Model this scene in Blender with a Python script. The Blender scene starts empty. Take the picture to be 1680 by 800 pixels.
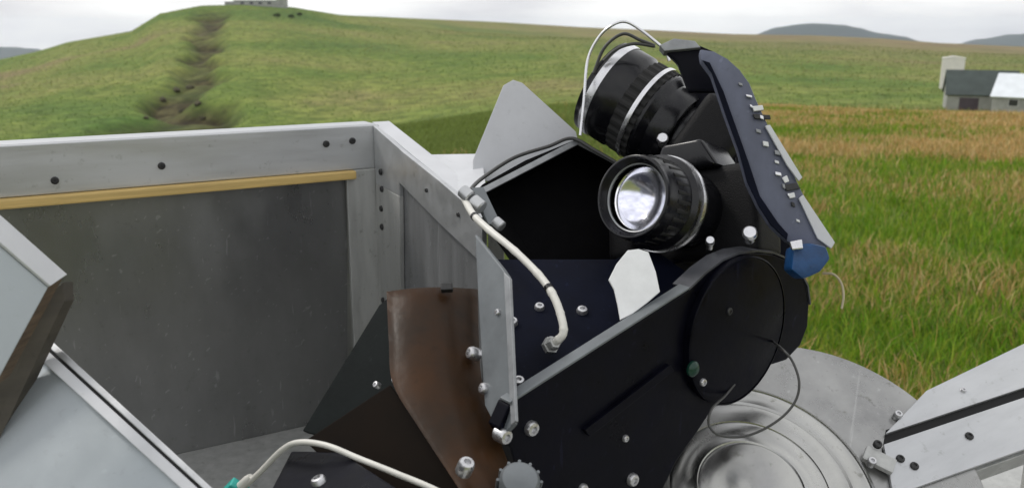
import bpy, bmesh, math, random
import numpy as np
from mathutils import Vector, Matrix, noise as mnoise

random.seed(7); rng = np.random.default_rng(7)
scn = bpy.context.scene
COL = scn.collection
R = math.radians

# ------------------------------------------------------------------ camera
F = 1455.0; PITCH = R(13.72); EYE = Vector((0, 0, 1.6))
cam_d = bpy.data.cameras.new('camera_view'); cam = bpy.data.objects.new('camera_view', cam_d)
COL.objects.link(cam); cam.location = EYE; cam.rotation_euler = (R(90) - PITCH, 0, 0)
cam_d.sensor_width = 36; cam_d.lens = 36 * F / 1680; cam_d.clip_start = 0.02; cam_d.clip_end = 40000
cam_d.dof.use_dof = True; cam_d.dof.focus_distance = 0.78; cam_d.dof.aperture_fstop = 13
scn.camera = cam
FW = Vector((0, math.cos(PITCH), -math.sin(PITCH))); UP = Vector((0, math.sin(PITCH), math.cos(PITCH))); RT = Vector((1, 0, 0))

# ------------------------------------------------------------------ world, sun, exposure
SUN_AZ = R(-62); SUN_EL = R(48)           # azimuth from +Y towards +X
w = bpy.data.worlds.new('World'); scn.world = w; w.use_nodes = True
nt = w.node_tree; nt.nodes.clear()
def wn(t, **k):
    n = nt.nodes.new(t)
    for a, b in k.items(): setattr(n, a, b)
    return n
sky = wn('ShaderNodeTexSky', sky_type='NISHITA'); sky.sun_disc = False
sky.sun_elevation = SUN_EL; sky.sun_rotation = SUN_AZ; sky.dust_density = 2.0
tc = wn('ShaderNodeTexCoord'); mp = wn('ShaderNodeMapping'); mp.inputs['Scale'].default_value = (1.6, 1.6, 7.0)
mp.inputs['Location'].default_value = (0.55, 0.2, 0.0)
ns = wn('ShaderNodeTexNoise'); ns.inputs['Scale'].default_value = 1.5; ns.inputs['Detail'].default_value = 6; ns.inputs['Roughness'].default_value = 0.5
cr = wn('ShaderNodeValToRGB'); e = cr.color_ramp.elements
e[0].position = 0.36; e[0].color = (8.4, 8.4, 8.9, 1); e[1].position = 0.60; e[1].color = (14.6, 14.6, 14.3, 1)
mx = wn('ShaderNodeMixRGB'); mx.inputs['Fac'].default_value = 0.86
bg = wn('ShaderNodeBackground'); bg.inputs['Strength'].default_value = 0.1
wo = wn('ShaderNodeOutputWorld')
L = nt.links.new
L(tc.outputs['Generated'], mp.inputs['Vector']); L(mp.outputs[0], ns.inputs['Vector']); L(ns.outputs['Fac'], cr.inputs['Fac'])
L(sky.outputs[0], mx.inputs['Color1']); L(cr.outputs[0], mx.inputs['Color2']); L(mx.outputs[0], bg.inputs['Color']); L(bg.outputs[0], wo.inputs['Surface'])
sun_d = bpy.data.lights.new('sun', 'SUN'); sun = bpy.data.objects.new('sun', sun_d); COL.objects.link(sun)
sun_d.energy = 1.5; sun_d.angle = R(10); sun_d.color = (1.0, 0.96, 0.9)
sd = Vector((math.sin(SUN_AZ) * math.cos(SUN_EL), math.cos(SUN_AZ) * math.cos(SUN_EL), math.sin(SUN_EL)))
sun.rotation_euler = sd.to_track_quat('Z', 'Y').to_euler(); sun.location = (-3, 3, 6)
vs = scn.view_settings; vs.view_transform = 'Standard'; vs.look = 'None'; vs.exposure = 0.0; vs.gamma = 1; vs.use_curve_mapping = False
scn.render.resolution_x = 1024; scn.render.resolution_y = 487

# ------------------------------------------------------------------ helpers
def ray(x, y): return FW + RT * ((x - 840) / F) + UP * ((400 - y) / F)
def P(x, y, d): return EYE + ray(x, y) * d
def on_plane(x, y, p0, n):
    r = ray(x, y); return EYE + r * ((p0 - EYE).dot(n) / r.dot(n))
def onz(x, y, z): return on_plane(x, y, Vector((0, 0, z)), Vector((0, 0, 1)))
def plane3(a, b, c):
    a, b, c = P(*a), P(*b), P(*c); return a, (b - a).cross(c - a).normalized()
def vplane(a, b):
    d = b - a; d.z = 0; return a, Vector((d.y, -d.x, 0)).normalized()

ROOT = {}
def tag(o, label=None, cat=None, group=None, kind=None):
    if label: o['label'] = label
    if cat: o['category'] = cat
    if group: o['group'] = group
    if kind: o['kind'] = kind
    return o
def thing(name, label, cat, loc=(0, 0, 0), group=None):
    o = bpy.data.objects.new(name, None); COL.objects.link(o); o.location = loc; o.empty_display_size = 0.05
    ROOT[o] = Vector(loc); return tag(o, label, cat, group)
def link(name, me, mat=None, parent=None, smooth=None):
    """mesh given in world coordinates; becomes a part of parent (or a top-level object)"""
    if mat is not None and not me.materials: me.materials.append(mat)
    o = bpy.data.objects.new(name, me); COL.objects.link(o)
    if parent is not None:
        o.parent = parent; base = ROOT[parent]
    else:
        base = Vector((0, 0, 0))
        if len(me.vertices):
            vs_ = [v.co for v in me.vertices]
            base = Vector(((min(v.x for v in vs_) + max(v.x for v in vs_)) / 2, (min(v.y for v in vs_) + max(v.y for v in vs_)) / 2, min(v.z for v in vs_)))
        o.location = base
    ROOT[o] = base
    if base.length > 0: me.transform(Matrix.Translation(-base))
    if smooth is not None:
        me.shade_smooth(); 
        try: me.set_sharp_from_angle(angle=R(smooth))
        except Exception: pass
    return o
def mesh_of(bm, name='m'):
    bmesh.ops.recalc_face_normals(bm, faces=bm.faces)
    me = bpy.data.meshes.new(name); bm.to_mesh(me); bm.free(); return me
def prism(pts, vec, bevel=0.0, seg=2, bm=None):
    own = bm is None
    if own: bm = bmesh.new()
    a = [bm.verts.new(p) for p in pts]; b = [bm.verts.new(p + vec) for p in pts]; n = len(pts)
    bm.faces.new(a); bm.faces.new(b[::-1])
    for i in range(n): bm.faces.new((a[i], b[i], b[(i + 1) % n], a[(i + 1) % n]))
    if own:
        bmesh.ops.recalc_face_normals(bm, faces=bm.faces)
        if bevel: bmesh.ops.bevel(bm, geom=list(bm.edges), offset=bevel, segments=seg, profile=0.6, affect='EDGES', clamp_overlap=True)
    return bm
def slab(name, pix, pl, thick, mat, parent, bevel=0.0008, vec=None, smooth=None):
    """pixel outline on a plane, given real thickness away from the viewer"""
    p0, n = pl
    pts = [on_plane(x, y, p0, n) for x, y in pix]
    if vec is None:
        vec = n if n.dot(pts[0] - EYE) > 0 else -n
        vec = vec * thick
    return link(name, mesh_of(prism(pts, vec, bevel)), mat, parent, smooth)
def box_mesh(o, ax, ay, az, bevel=0.0, seg=2):
    """box from corner o along three edge vectors"""
    pts = [o, o + ax, o + ax + ay, o + ay]
    return mesh_of(prism(pts, az, bevel, seg))
def smooth_path(pts, n=8):
    pts = [Vector(p) for p in pts]; out = []
    q = [pts[0] * 2 - pts[1]] + pts + [pts[-1] * 2 - pts[-2]]
    for i in range(1, len(q) - 2):
        for k in range(n):
            t = k / n; a, b, c, d = q[i - 1], q[i], q[i + 1], q[i + 2]
            out.append(0.5 * ((2 * b) + (c - a) * t + (2 * a - 5 * b + 4 * c - d) * t * t + (3 * b - a - 3 * c + d) * t ** 3))
    out.append(pts[-1]); return out
def tube(pts, r, seg=8, closed=False, bm=None, cap=True):
    own = bm is None
    if own: bm = bmesh.new()
    rings = []; n = len(pts); prev = None
    rr = r if callable(r) else (lambda t: r)
    for i, p in enumerate(pts):
        if closed: t = pts[(i + 1) % n] - pts[i - 1]
        else: t = pts[min(i + 1, n - 1)] - pts[max(i - 1, 0)]
        t.normalize()
        a = prev if prev is not None else (Vector((0, 0, 1)) if abs(t.z) < 0.9 else Vector((1, 0, 0)))
        s = (a - t * a.dot(t)).normalized(); prev = s; u = t.cross(s)
        rad = rr(i / max(1, n - 1))
        rings.append([bm.verts.new(p + (s * math.cos(k * 2 * math.pi / seg) + u * math.sin(k * 2 * math.pi / seg)) * rad) for k in range(seg)])
    for i in range(n if closed else n - 1):
        A, B = rings[i], rings[(i + 1) % n]
        for k in range(seg): bm.faces.new((A[k], A[(k + 1) % seg], B[(k + 1) % seg], B[k]))
    if cap and not closed:
        bm.faces.new(rings[0][::-1]); bm.faces.new(rings[-1])
    return mesh_of(bm) if own else None
def lathe(profile, M, seg=48):
    """profile of (radius, height) turned round local Z, placed by matrix M"""
    bm = bmesh.new(); rings = []
    for r, z in profile:
        if r < 1e-6: rings.append([bm.verts.new(M @ Vector((0, 0, z)))])
        else: rings.append([bm.verts.new(M @ Vector((r * math.cos(k * 2 * math.pi / seg), r * math.sin(k * 2 * math.pi / seg), z))) for k in range(seg)])
    for A, B in zip(rings, rings[1:]):
        for k in range(seg):
            a = A[k % len(A)], A[(k + 1) % len(A)]; b = B[k % len(B)], B[(k + 1) % len(B)]
            f = [a[0]] + ([a[1]] if len(A) > 1 else []) + ([b[1]] if len(B) > 1 else []) + [b[0]]
            if len(f) > 2: bm.faces.new(f)
    return mesh_of(bm)
def frame(loc, z, xhint=Vector((1, 0, 0))):
    z = z.normalized(); x = (xhint - z * xhint.dot(z)).normalized(); y = z.cross(x)
    M = Matrix((x, y, z)).transposed().to_4x4(); M.translation = loc; return M

# ------------------------------------------------------------------ materials
def mat(name, col, rough=0.5, metal=0.0, noise_=0.0, nscale=40.0, stretch=None, bump=0.0, bscale=200.0, spec=0.5, col2=None, rvar=0.0, coat=0.0, trans=0.0, rot=0.0, specks=0.0, scratch=0.0):
    m = bpy.data.materials.new(name); m.use_nodes = True; t = m.node_tree; b = t.nodes['Principled BSDF']
    b.inputs['Base Color'].default_value = (*col, 1); b.inputs['Roughness'].default_value = rough; b.inputs['Metallic'].default_value = metal
    b.inputs['Specular IOR Level'].default_value = spec; b.inputs['Coat Weight'].default_value = coat; b.inputs['Transmission Weight'].default_value = trans
    if noise_ or col2 or rvar or bump:
        g = t.nodes.new('ShaderNodeNewGeometry'); mpn = t.nodes.new('ShaderNodeMapping')
        if stretch: mpn.inputs['Scale'].default_value = stretch
        if rot: mpn.vector_type = 'TEXTURE'; mpn.inputs['Rotation'].default_value = (0, 0, rot); mpn.inputs['Scale'].default_value = tuple(1 / q for q in (stretch or (1, 1, 1)))
        t.links.new(g.outputs['Position'], mpn.inputs['Vector'])
        n = t.nodes.new('ShaderNodeTexNoise'); n.inputs['Scale'].default_value = nscale; n.inputs['Detail'].default_value = 7; n.inputs['Roughness'].default_value = 0.62
        t.links.new(mpn.outputs[0], n.inputs['Vector'])
        r = t.nodes.new('ShaderNodeValToRGB'); el = r.color_ramp.elements
        c2 = col2 if col2 else tuple(max(0, c * (1 - noise_)) for c in col)
        el[0].position = 0.34; el[0].color = (*c2, 1); el[1].position = 0.64; el[1].color = (*col, 1)
        t.links.new(n.outputs['Fac'], r.inputs['Fac']); t.links.new(r.outputs[0], b.inputs['Base Color'])
        last = r.outputs[0]
        if specks:      # grime and pitting with a shape of its own
            n3 = t.nodes.new('ShaderNodeTexNoise'); n3.inputs['Scale'].default_value = 95; n3.inputs['Detail'].default_value = 5; n3.inputs['Roughness'].default_value = 0.7
            t.links.new(g.outputs['Position'], n3.inputs['Vector'])
            r3 = t.nodes.new('ShaderNodeValToRGB'); r3.color_ramp.elements[0].position = 0.60; r3.color_ramp.elements[0].color = (1, 1, 1, 1); r3.color_ramp.elements[1].position = 0.70; r3.color_ramp.elements[1].color = (1 - specks, 1 - specks, 1 - specks * 1.1, 1)
            t.links.new(n3.outputs['Fac'], r3.inputs['Fac'])
            m3 = t.nodes.new('ShaderNodeMixRGB'); m3.blend_type = 'MULTIPLY'; m3.inputs['Fac'].default_value = 1; t.links.new(last, m3.inputs['Color1']); t.links.new(r3.outputs[0], m3.inputs['Color2']); last = m3.outputs[0]
        if scratch:
            for an in (0.5, -0.9, 0.1):
                mp4 = t.nodes.new('ShaderNodeMapping'); mp4.vector_type = 'TEXTURE'; mp4.inputs['Rotation'].default_value = (an, an * .7, an); mp4.inputs['Scale'].default_value = (1, 1, 1 / 0.02)
                t.links.new(g.outputs['Position'], mp4.inputs['Vector'])
                n4 = t.nodes.new('ShaderNodeTexNoise'); n4.inputs['Scale'].default_value = 170; n4.inputs['Detail'].default_value = 2; t.links.new(mp4.outputs[0], n4.inputs['Vector'])
                r4 = t.nodes.new('ShaderNodeValToRGB'); r4.color_ramp.elements[0].position = 0.70; r4.color_ramp.elements[0].color = (1, 1, 1, 1); r4.color_ramp.elements[1].position = 0.74; v4 = 1 + scratch; r4.color_ramp.elements[1].color = (v4, v4, v4, 1)
                t.links.new(n4.outputs['Fac'], r4.inputs['Fac'])
                m4 = t.nodes.new('ShaderNodeMixRGB'); m4.blend_type = 'MULTIPLY'; m4.inputs['Fac'].default_value = 1; t.links.new(last, m4.inputs['Color1']); t.links.new(r4.outputs[0], m4.inputs['Color2']); last = m4.outputs[0]
        t.links.new(last, b.inputs['Base Color'])
        if rvar:
            k = t.nodes.new('ShaderNodeMapRange'); k.inputs['From Min'].default_value = 0.3; k.inputs['From Max'].default_value = 0.7
            k.inputs['To Min'].default_value = rough - rvar; k.inputs['To Max'].default_value = rough + rvar
            t.links.new(n.outputs['Fac'], k.inputs['Value']); t.links.new(k.outputs[0], b.inputs['Roughness'])
        if bump:
            n2 = t.nodes.new('ShaderNodeTexNoise'); n2.inputs['Scale'].default_value = bscale; n2.inputs['Detail'].default_value = 4
            t.links.new(mpn.outputs[0], n2.inputs['Vector'])
            bp = t.nodes.new('ShaderNodeBump'); bp.inputs['Strength'].default_value = bump; bp.inputs['Distance'].default_value = 0.002
            t.links.new(n2.outputs['Fac'], bp.inputs['Height']); t.links.new(bp.outputs[0], b.inputs['Normal'])
    return m
WALL_ROT = R(29.7)      # direction of the box's back wall
M_ALU = mat('aluminium_brushed', (0.53, 0.54, 0.55), 0.40, 0.7, 0.14, 6, stretch=(1, 9, 9), rot=WALL_ROT, bump=0.03, bscale=60, rvar=0.10, specks=0.20)
M_ALUD = mat('aluminium_dull', (0.48, 0.485, 0.47), 0.5, 0.5, 0.24, 9, stretch=(8, 8, 1), bump=0.05, bscale=60, rvar=0.10, specks=0.30)
M_PANEL = mat('panel_grey', (0.27, 0.272, 0.270), 0.32, 0.75, 0.22, 4.5, stretch=(2.2, 2.2, 1), bump=0.02, bscale=60, rvar=0.09, specks=0.12, scratch=0.35)
M_PANEL2 = mat('panel_mid_grey', (0.24, 0.245, 0.25), 0.45, 0.4, 0.25, 9, stretch=(8, 8, 1), bump=0.06, bscale=30, rvar=0.1, specks=0.25, scratch=0.3)
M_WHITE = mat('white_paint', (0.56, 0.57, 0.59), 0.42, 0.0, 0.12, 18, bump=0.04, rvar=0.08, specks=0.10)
M_SKIN = mat('pale_panel_skin', (0.37, 0.405, 0.425), 0.38, 0.4, 0.16, 5, stretch=(2, 2, 1), bump=0.02, rvar=0.08, specks=0.12, scratch=0.08)
M_SEAL = mat('varnished_wood_strip', (0.64, 0.45, 0.16), 0.55, 0.0, 0.28, 10, stretch=(1, 20, 20), rot=WALL_ROT, bump=0.1, bscale=30)
M_CORE = mat('plywood_core', (0.11, 0.075, 0.045), 0.7, 0.0, 0.55, 40, stretch=(1, 1, 8), bump=0.35, bscale=90)
M_BLACK = mat('black_anodised', (0.0028, 0.0030, 0.0070), 0.38, 0.0, 0.5, 30, bump=0.05, rvar=0.14, spec=0.09, scratch=1.6, specks=0.5)
M_NAVY = mat('navy_coated', (0.005, 0.0065, 0.015), 0.5, 0.0, 0.4, 25, bump=0.06, rvar=0.12, spec=0.05, scratch=0.8)
M_FLOCK = mat('black_lining', (0.004, 0.004, 0.0045), 0.95, 0.0, spec=0.08, noise_=0.3, nscale=90)
M_EDGE = mat('worn_grey_edge', (0.30, 0.31, 0.32), 0.45, 0.5, 0.3, 60, rvar=0.1)
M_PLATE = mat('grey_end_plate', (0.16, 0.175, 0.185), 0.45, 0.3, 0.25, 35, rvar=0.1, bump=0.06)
M_CAM = mat('camera_rubber', (0.005, 0.005, 0.006), 0.55, 0.0, 0.3, 300, bump=0.35, bscale=900, spec=0.2)
M_CAMG = mat('camera_gloss', (0.006, 0.006, 0.008), 0.25, 0.0, 0.2, 60, rvar=0.06, spec=0.4)
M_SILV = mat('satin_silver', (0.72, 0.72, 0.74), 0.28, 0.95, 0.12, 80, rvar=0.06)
M_GLASS = mat('coated_lens_glass', (0.90, 0.91, 1.0), 0.02, 0.0, spec=0.9, trans=1.0)
M_GLASS.node_tree.nodes['Principled BSDF'].inputs['IOR'].default_value = 1.12
M_DISH = mat('added_reflector_silver', (0.95, 0.95, 0.98), 0.16, 1.0)  # mirror finish of the reflector added inside the lower lens
M_SLATE = mat('slate_blue_paint', (0.135, 0.15, 0.215), 0.45, 0.1, 0.45, 14, stretch=(1, 1, .4), rvar=0.10, bump=0.06, bscale=300, specks=0.18, scratch=0.3)
M_BLUE = mat('bright_blue_plastic', (0.006, 0.055, 0.17), 0.45, 0.0, 0.5, 60, bump=0.2, bscale=200, specks=0.4)
M_BROWN = mat('brown_shade', (0.105, 0.040, 0.009), 0.36, 0.0, 0.5, 7, col2=(0.034, 0.024, 0.016), rvar=0.1, bump=0.25, bscale=60, spec=0.32, specks=0.2)
M_DBROWN = mat('dark_brown_board', (0.010, 0.007, 0.005), 0.6, 0.0, 0.5, 18, rvar=0.1, spec=0.04)
M_CHAR = mat('charcoal_board', (0.013, 0.016, 0.016), 0.6, 0.0, 0.4, 22, rvar=0.1, bump=0.1, spec=0.05, scratch=0.6)
M_CABLE = mat('ivory_cable', (0.66, 0.65, 0.60), 0.42, 0.0, 0.14, 50)
M_DWIRE = mat('dark_wire', (0.05, 0.05, 0.048), 0.45, 0.0, 0.2, 50)
M_TAN = mat('tan_wire', (0.42, 0.36, 0.24), 0.5, 0.0, 0.2, 50)
M_CARD = mat('white_card', (0.70, 0.71, 0.71), 0.7, 0.0, 0.10, 60)
M_SCREW = mat('zinc_screw', (0.62, 0.62, 0.63), 0.32, 0.9, 0.2, 300, rvar=0.08)
M_HOLE = mat('dark_bolt', (0.05, 0.05, 0.05), 0.5, 0.6, 0.3, 200)
M_TEAL = mat('teal_plastic', (0.03, 0.42, 0.36), 0.4, 0.0, 0.2, 60)
M_GREEN = mat('green_lamp_lens', (0.005, 0.035, 0.022), 0.3, 0.0, spec=0.4)
M_RUBBER = mat('black_rubber', (0.008, 0.008, 0.008), 0.8, 0.0, 0.2, 60)
M_WOOD = mat('bench_timber', (0.22, 0.15, 0.09), 0.7, 0.0, 0.4, 12, stretch=(1, 8, 1), bump=0.3, bscale=50)
M_TURN = mat('turned_aluminium', (0.38, 0.38, 0.37), 0.30, 0.85, 0.25, 18, bump=0.06, bscale=160, rvar=0.10, specks=0.35, scratch=0.2)

M_HIGHLIGHT = mat('painted_edge_highlight', (0.075, 0.078, 0.088), 0.42, 0.3, 0.3, 45, rvar=0.1)  # grey tone painted for sky light on the black arm's edge
M_FRAMED = mat('stained_frame_timber', (0.075, 0.065, 0.05), 0.65, 0.0, 0.4, 14, stretch=(1, 1, 5), bump=0.2, bscale=60, specks=0.3)
M_SPUN = mat('spun_aluminium', (0.44, 0.44, 0.425), 0.24, 0.95, 0.2, 18, rvar=0.08, specks=0.3)
_n = M_SPUN.node_tree; _tg = _n.nodes.new('ShaderNodeTangent'); _tg.direction_type = 'RADIAL'; _tg.axis = 'Z'
_n.links.new(_tg.outputs[0], _n.nodes['Principled BSDF'].inputs['Tangent']); _n.nodes['Principled BSDF'].inputs['Anisotropic'].default_value = 0.85
# shared screw meshes (head along +Z)
def screw_mesh(r, h, m):
    me = lathe([(0, -h * 1.5), (r, -h * 1.5), (r, h * 0.45), (r * 0.82, h * 0.9), (r * 0.45, h), (r * 0.42, h * 0.45), (0, h * 0.45)], Matrix.Identity(4), 12)
    me.materials.append(m); me.shade_smooth(); me.set_sharp_from_angle(angle=R(40)); return me
SM_ZINC = screw_mesh(0.0042, 0.0030, M_SCREW); SM_ZINC_S = screw_mesh(0.0028, 0.002, M_SCREW); SM_DARK = screw_mesh(0.0040, 0.0018, M_HOLE)
def screw(x, y, pl, parent, me=SM_ZINC, name='screw', s=1.0):
    p0, n = pl; p = on_plane(x, y, p0, n); n = -n if n.dot(p - EYE) > 0 else n
    o = bpy.data.objects.new(name, me); COL.objects.link(o); o.parent = parent
    M = frame(p + n * 0.0005, n, Vector((random.uniform(-1, 1), 0.3, 1))); M.translation -= ROOT[parent]
    o.matrix_local = M @ Matrix.Scale(s, 4); return o

# ------------------------------------------------------------------ terrain
ridge_px = [(-1400, 130), (-700, 125), (-300, 118), (0, 100), (60, 86), (110, 70), (215, 51), (262, 22), (330, 9), (400, 7), (480, 12), (560, 25), (700, 31), (830, 37), (960, 45), (1080, 50), (1200, 56), (1330, 58), (1440, 63), (1540, 71), (1680, 77), (1900, 84), (2600, 95), (4000, 105)]
def px_angles(x, y):
    r = ray(x, y); return math.atan2(r.x, r.y), math.atan2(r.z, math.hypot(r.x, r.y))
RA = np.array([px_angles(*q) for q in ridge_px])
def smoothstep(a, b, t):
    t = np.clip((t - a) / (b - a), 0, 1); return t * t * (3 - 2 * t)
gul_px = [(342, 16, 34), (336, 70, 34), (320, 115, 40), (294, 160, 70), (262, 215, 104), (252, 245, 110)]
GA = [(px_angles(x, y)[0], px_angles(x - hw, y)[0], px_angles(x + hw, y)[0], px_angles(x, y)[1]) for x, y, hw in gul_px]
_lat = rng.random((4, 256, 256))
def vnoise(x, y, s, k=0):
    x = x / s; y = y / s; xi = np.floor(x).astype(int); yi = np.floor(y).astype(int); fx = x - xi; fy = y - yi
    fx = fx * fx * (3 - 2 * fx); fy = fy * fy * (3 - 2 * fy); l = _lat[k]
    g = lambda a, b: l[a % 256, b % 256]
    return (g(xi, yi) * (1 - fx) + g(xi + 1, yi) * fx) * (1 - fy) + (g(xi, yi + 1) * (1 - fx) + g(xi + 1, yi + 1) * fx) * fy - 0.5
def terrain(x, y, want_gully=False):
    x = np.asarray(x, float); y = np.asarray(y, float)
    r = np.hypot(x, y); az = np.arctan2(x, y)
    lf = 1 - smoothstep(R(-14), R(6), az)               # 1 over the valley on the left
    el = np.interp(az, RA[:, 0], RA[:, 1])
    Rr = 430 * lf + 720 * (1 - lf)
    zr = 1.6 + Rr * np.tan(el)
    z0 = 0 * r
    k22 = -1.0 * lf - 0.30 * (1 - lf); k60 = -7.0 * lf - 4.0 * (1 - lf); k115 = -13.0 * lf - 7.25 * (1 - lf)
    t1 = np.clip(r / 22, 0, 1); t2 = np.clip((r - 22) / 38, 0, 1); t3 = np.clip((r - 60) / 55, 0, 1)
    near = k22 * t1 ** 1.5 + (k60 - k22) * (t2 ** 1.15) + (k115 - k60) * (1 - (1 - t3) ** 2)
    t4 = np.clip((r - 115) / (Rr - 115), 0, 1)
    s4 = (1 - np.cos(math.pi * t4 * 0.5 + 0)) * 0.35 * 0 + t4 ** 1.25 * (1 - 0.18 * t4) / 0.82
    z = near + (zr - k115) * s4
    past = np.clip(r - Rr, 0, None); z = z - 290 * (1 - np.exp(-past / 1500.0)) * smoothstep(0, 500, past) - past * 0.02 * smoothstep(0, 60, past)
    amp = smoothstep(30, 200, r)
    z = z + amp * (vnoise(x, y, 90, 1) * 2.0 + vnoise(x, y, 31, 2) * 0.9 * (1 - t4 * 0.6)) * (1 - smoothstep(0.8, 1.0, t4) * 0.85)
    z = z + vnoise(x, y, 2.3, 3) * 0.07 * smoothstep(2.5, 6, r) + vnoise(x, y, 7.0, 0) * 0.10 * smoothstep(4, 12, r)
    # gully on the left hill
    elev = np.arctan2(z - 1.6, np.maximum(r, 1))
    ge = np.array([g[3] for g in GA])[::-1]
    c = np.interp(elev, ge, np.array([g[0] for g in GA])[::-1]); a = np.interp(elev, ge, np.array([g[1] for g in GA])[::-1]); b = np.interp(elev, ge, np.array([g[2] for g in GA])[::-1])
    wob = vnoise(x, y, 14, 2) * 0.5 * (b - a)
    d = np.where(az < c, (c - az + wob) / (c - a), (az - c - wob) / (b - c)); d = np.abs(d)
    g = (1 - smoothstep(0.25, 1.15, d)) * smoothstep(95, 120, r) * (1 - smoothstep(385, 415, r))
    g = g * (0.70 + 1.4 * np.clip(vnoise(x, y, 8, 1) + 0.25, 0, 0.5)) * (0.75 + 0.25 * (1 - smoothstep(150, 350, r)))
    g = np.clip(g, 0, 1)
    z = z - g * (3.0 + 1.8 * vnoise(x, y, 6, 3))
    return (z, g) if want_gully else z
def make_ground():
    az1 = np.arange(-34, 38.01, 0.16); az2 = np.arange(38.16 + 2, 326, 4.0)
    azs = np.radians(np.concatenate([az1, az2])); na = len(azs)
    rs = np.concatenate([np.linspace(0.6, 24, 60), np.geomspace(24.5, 115, 60), np.geomspace(117, 760, 170), np.geomspace(775, 9200, 40)])
    A, RR = np.meshgrid(azs, rs); X = RR * np.sin(A); Y = RR * np.cos(A); Z, G = terrain(X, Y, True)
    far = RR > 9000
    V = np.stack([X, Y, Z], -1).reshape(-1, 3); nr = len(rs)
    idx = np.arange(nr * na).reshape(nr, na); nx = np.roll(idx, -1, axis=1)
    Fq = np.stack([idx[:-1], nx[:-1], nx[1:], idx[1:]], -1).reshape(-1, 4)
    V = np.vstack([V, [[0, 0, 0.0]]]); ci = len(V) - 1
    me = bpy.data.meshes.new('ground')
    tri = [(int(nx[0, i]), int(idx[0, i]), ci) for i in range(na)]
    me.from_pydata(V.tolist(), [], [tuple(q) for q in Fq.tolist()] + tri)
    at = me.attributes.new('gully', 'FLOAT', 'POINT'); at.data.foreach_set('value', np.append(G.reshape(-1), 0.0).astype(np.float32))
    me.update(); me.shade_smooth()
    bm = bmesh.new(); bm.from_mesh(me); bmesh.ops.recalc_face_normals(bm, faces=bm.faces)
    if sum(f.normal.z for f in list(bm.faces)[:500]) < 0: bmesh.ops.reverse_faces(bm, faces=bm.faces)
    bm.to_mesh(me); bm.free()
    return me
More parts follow.
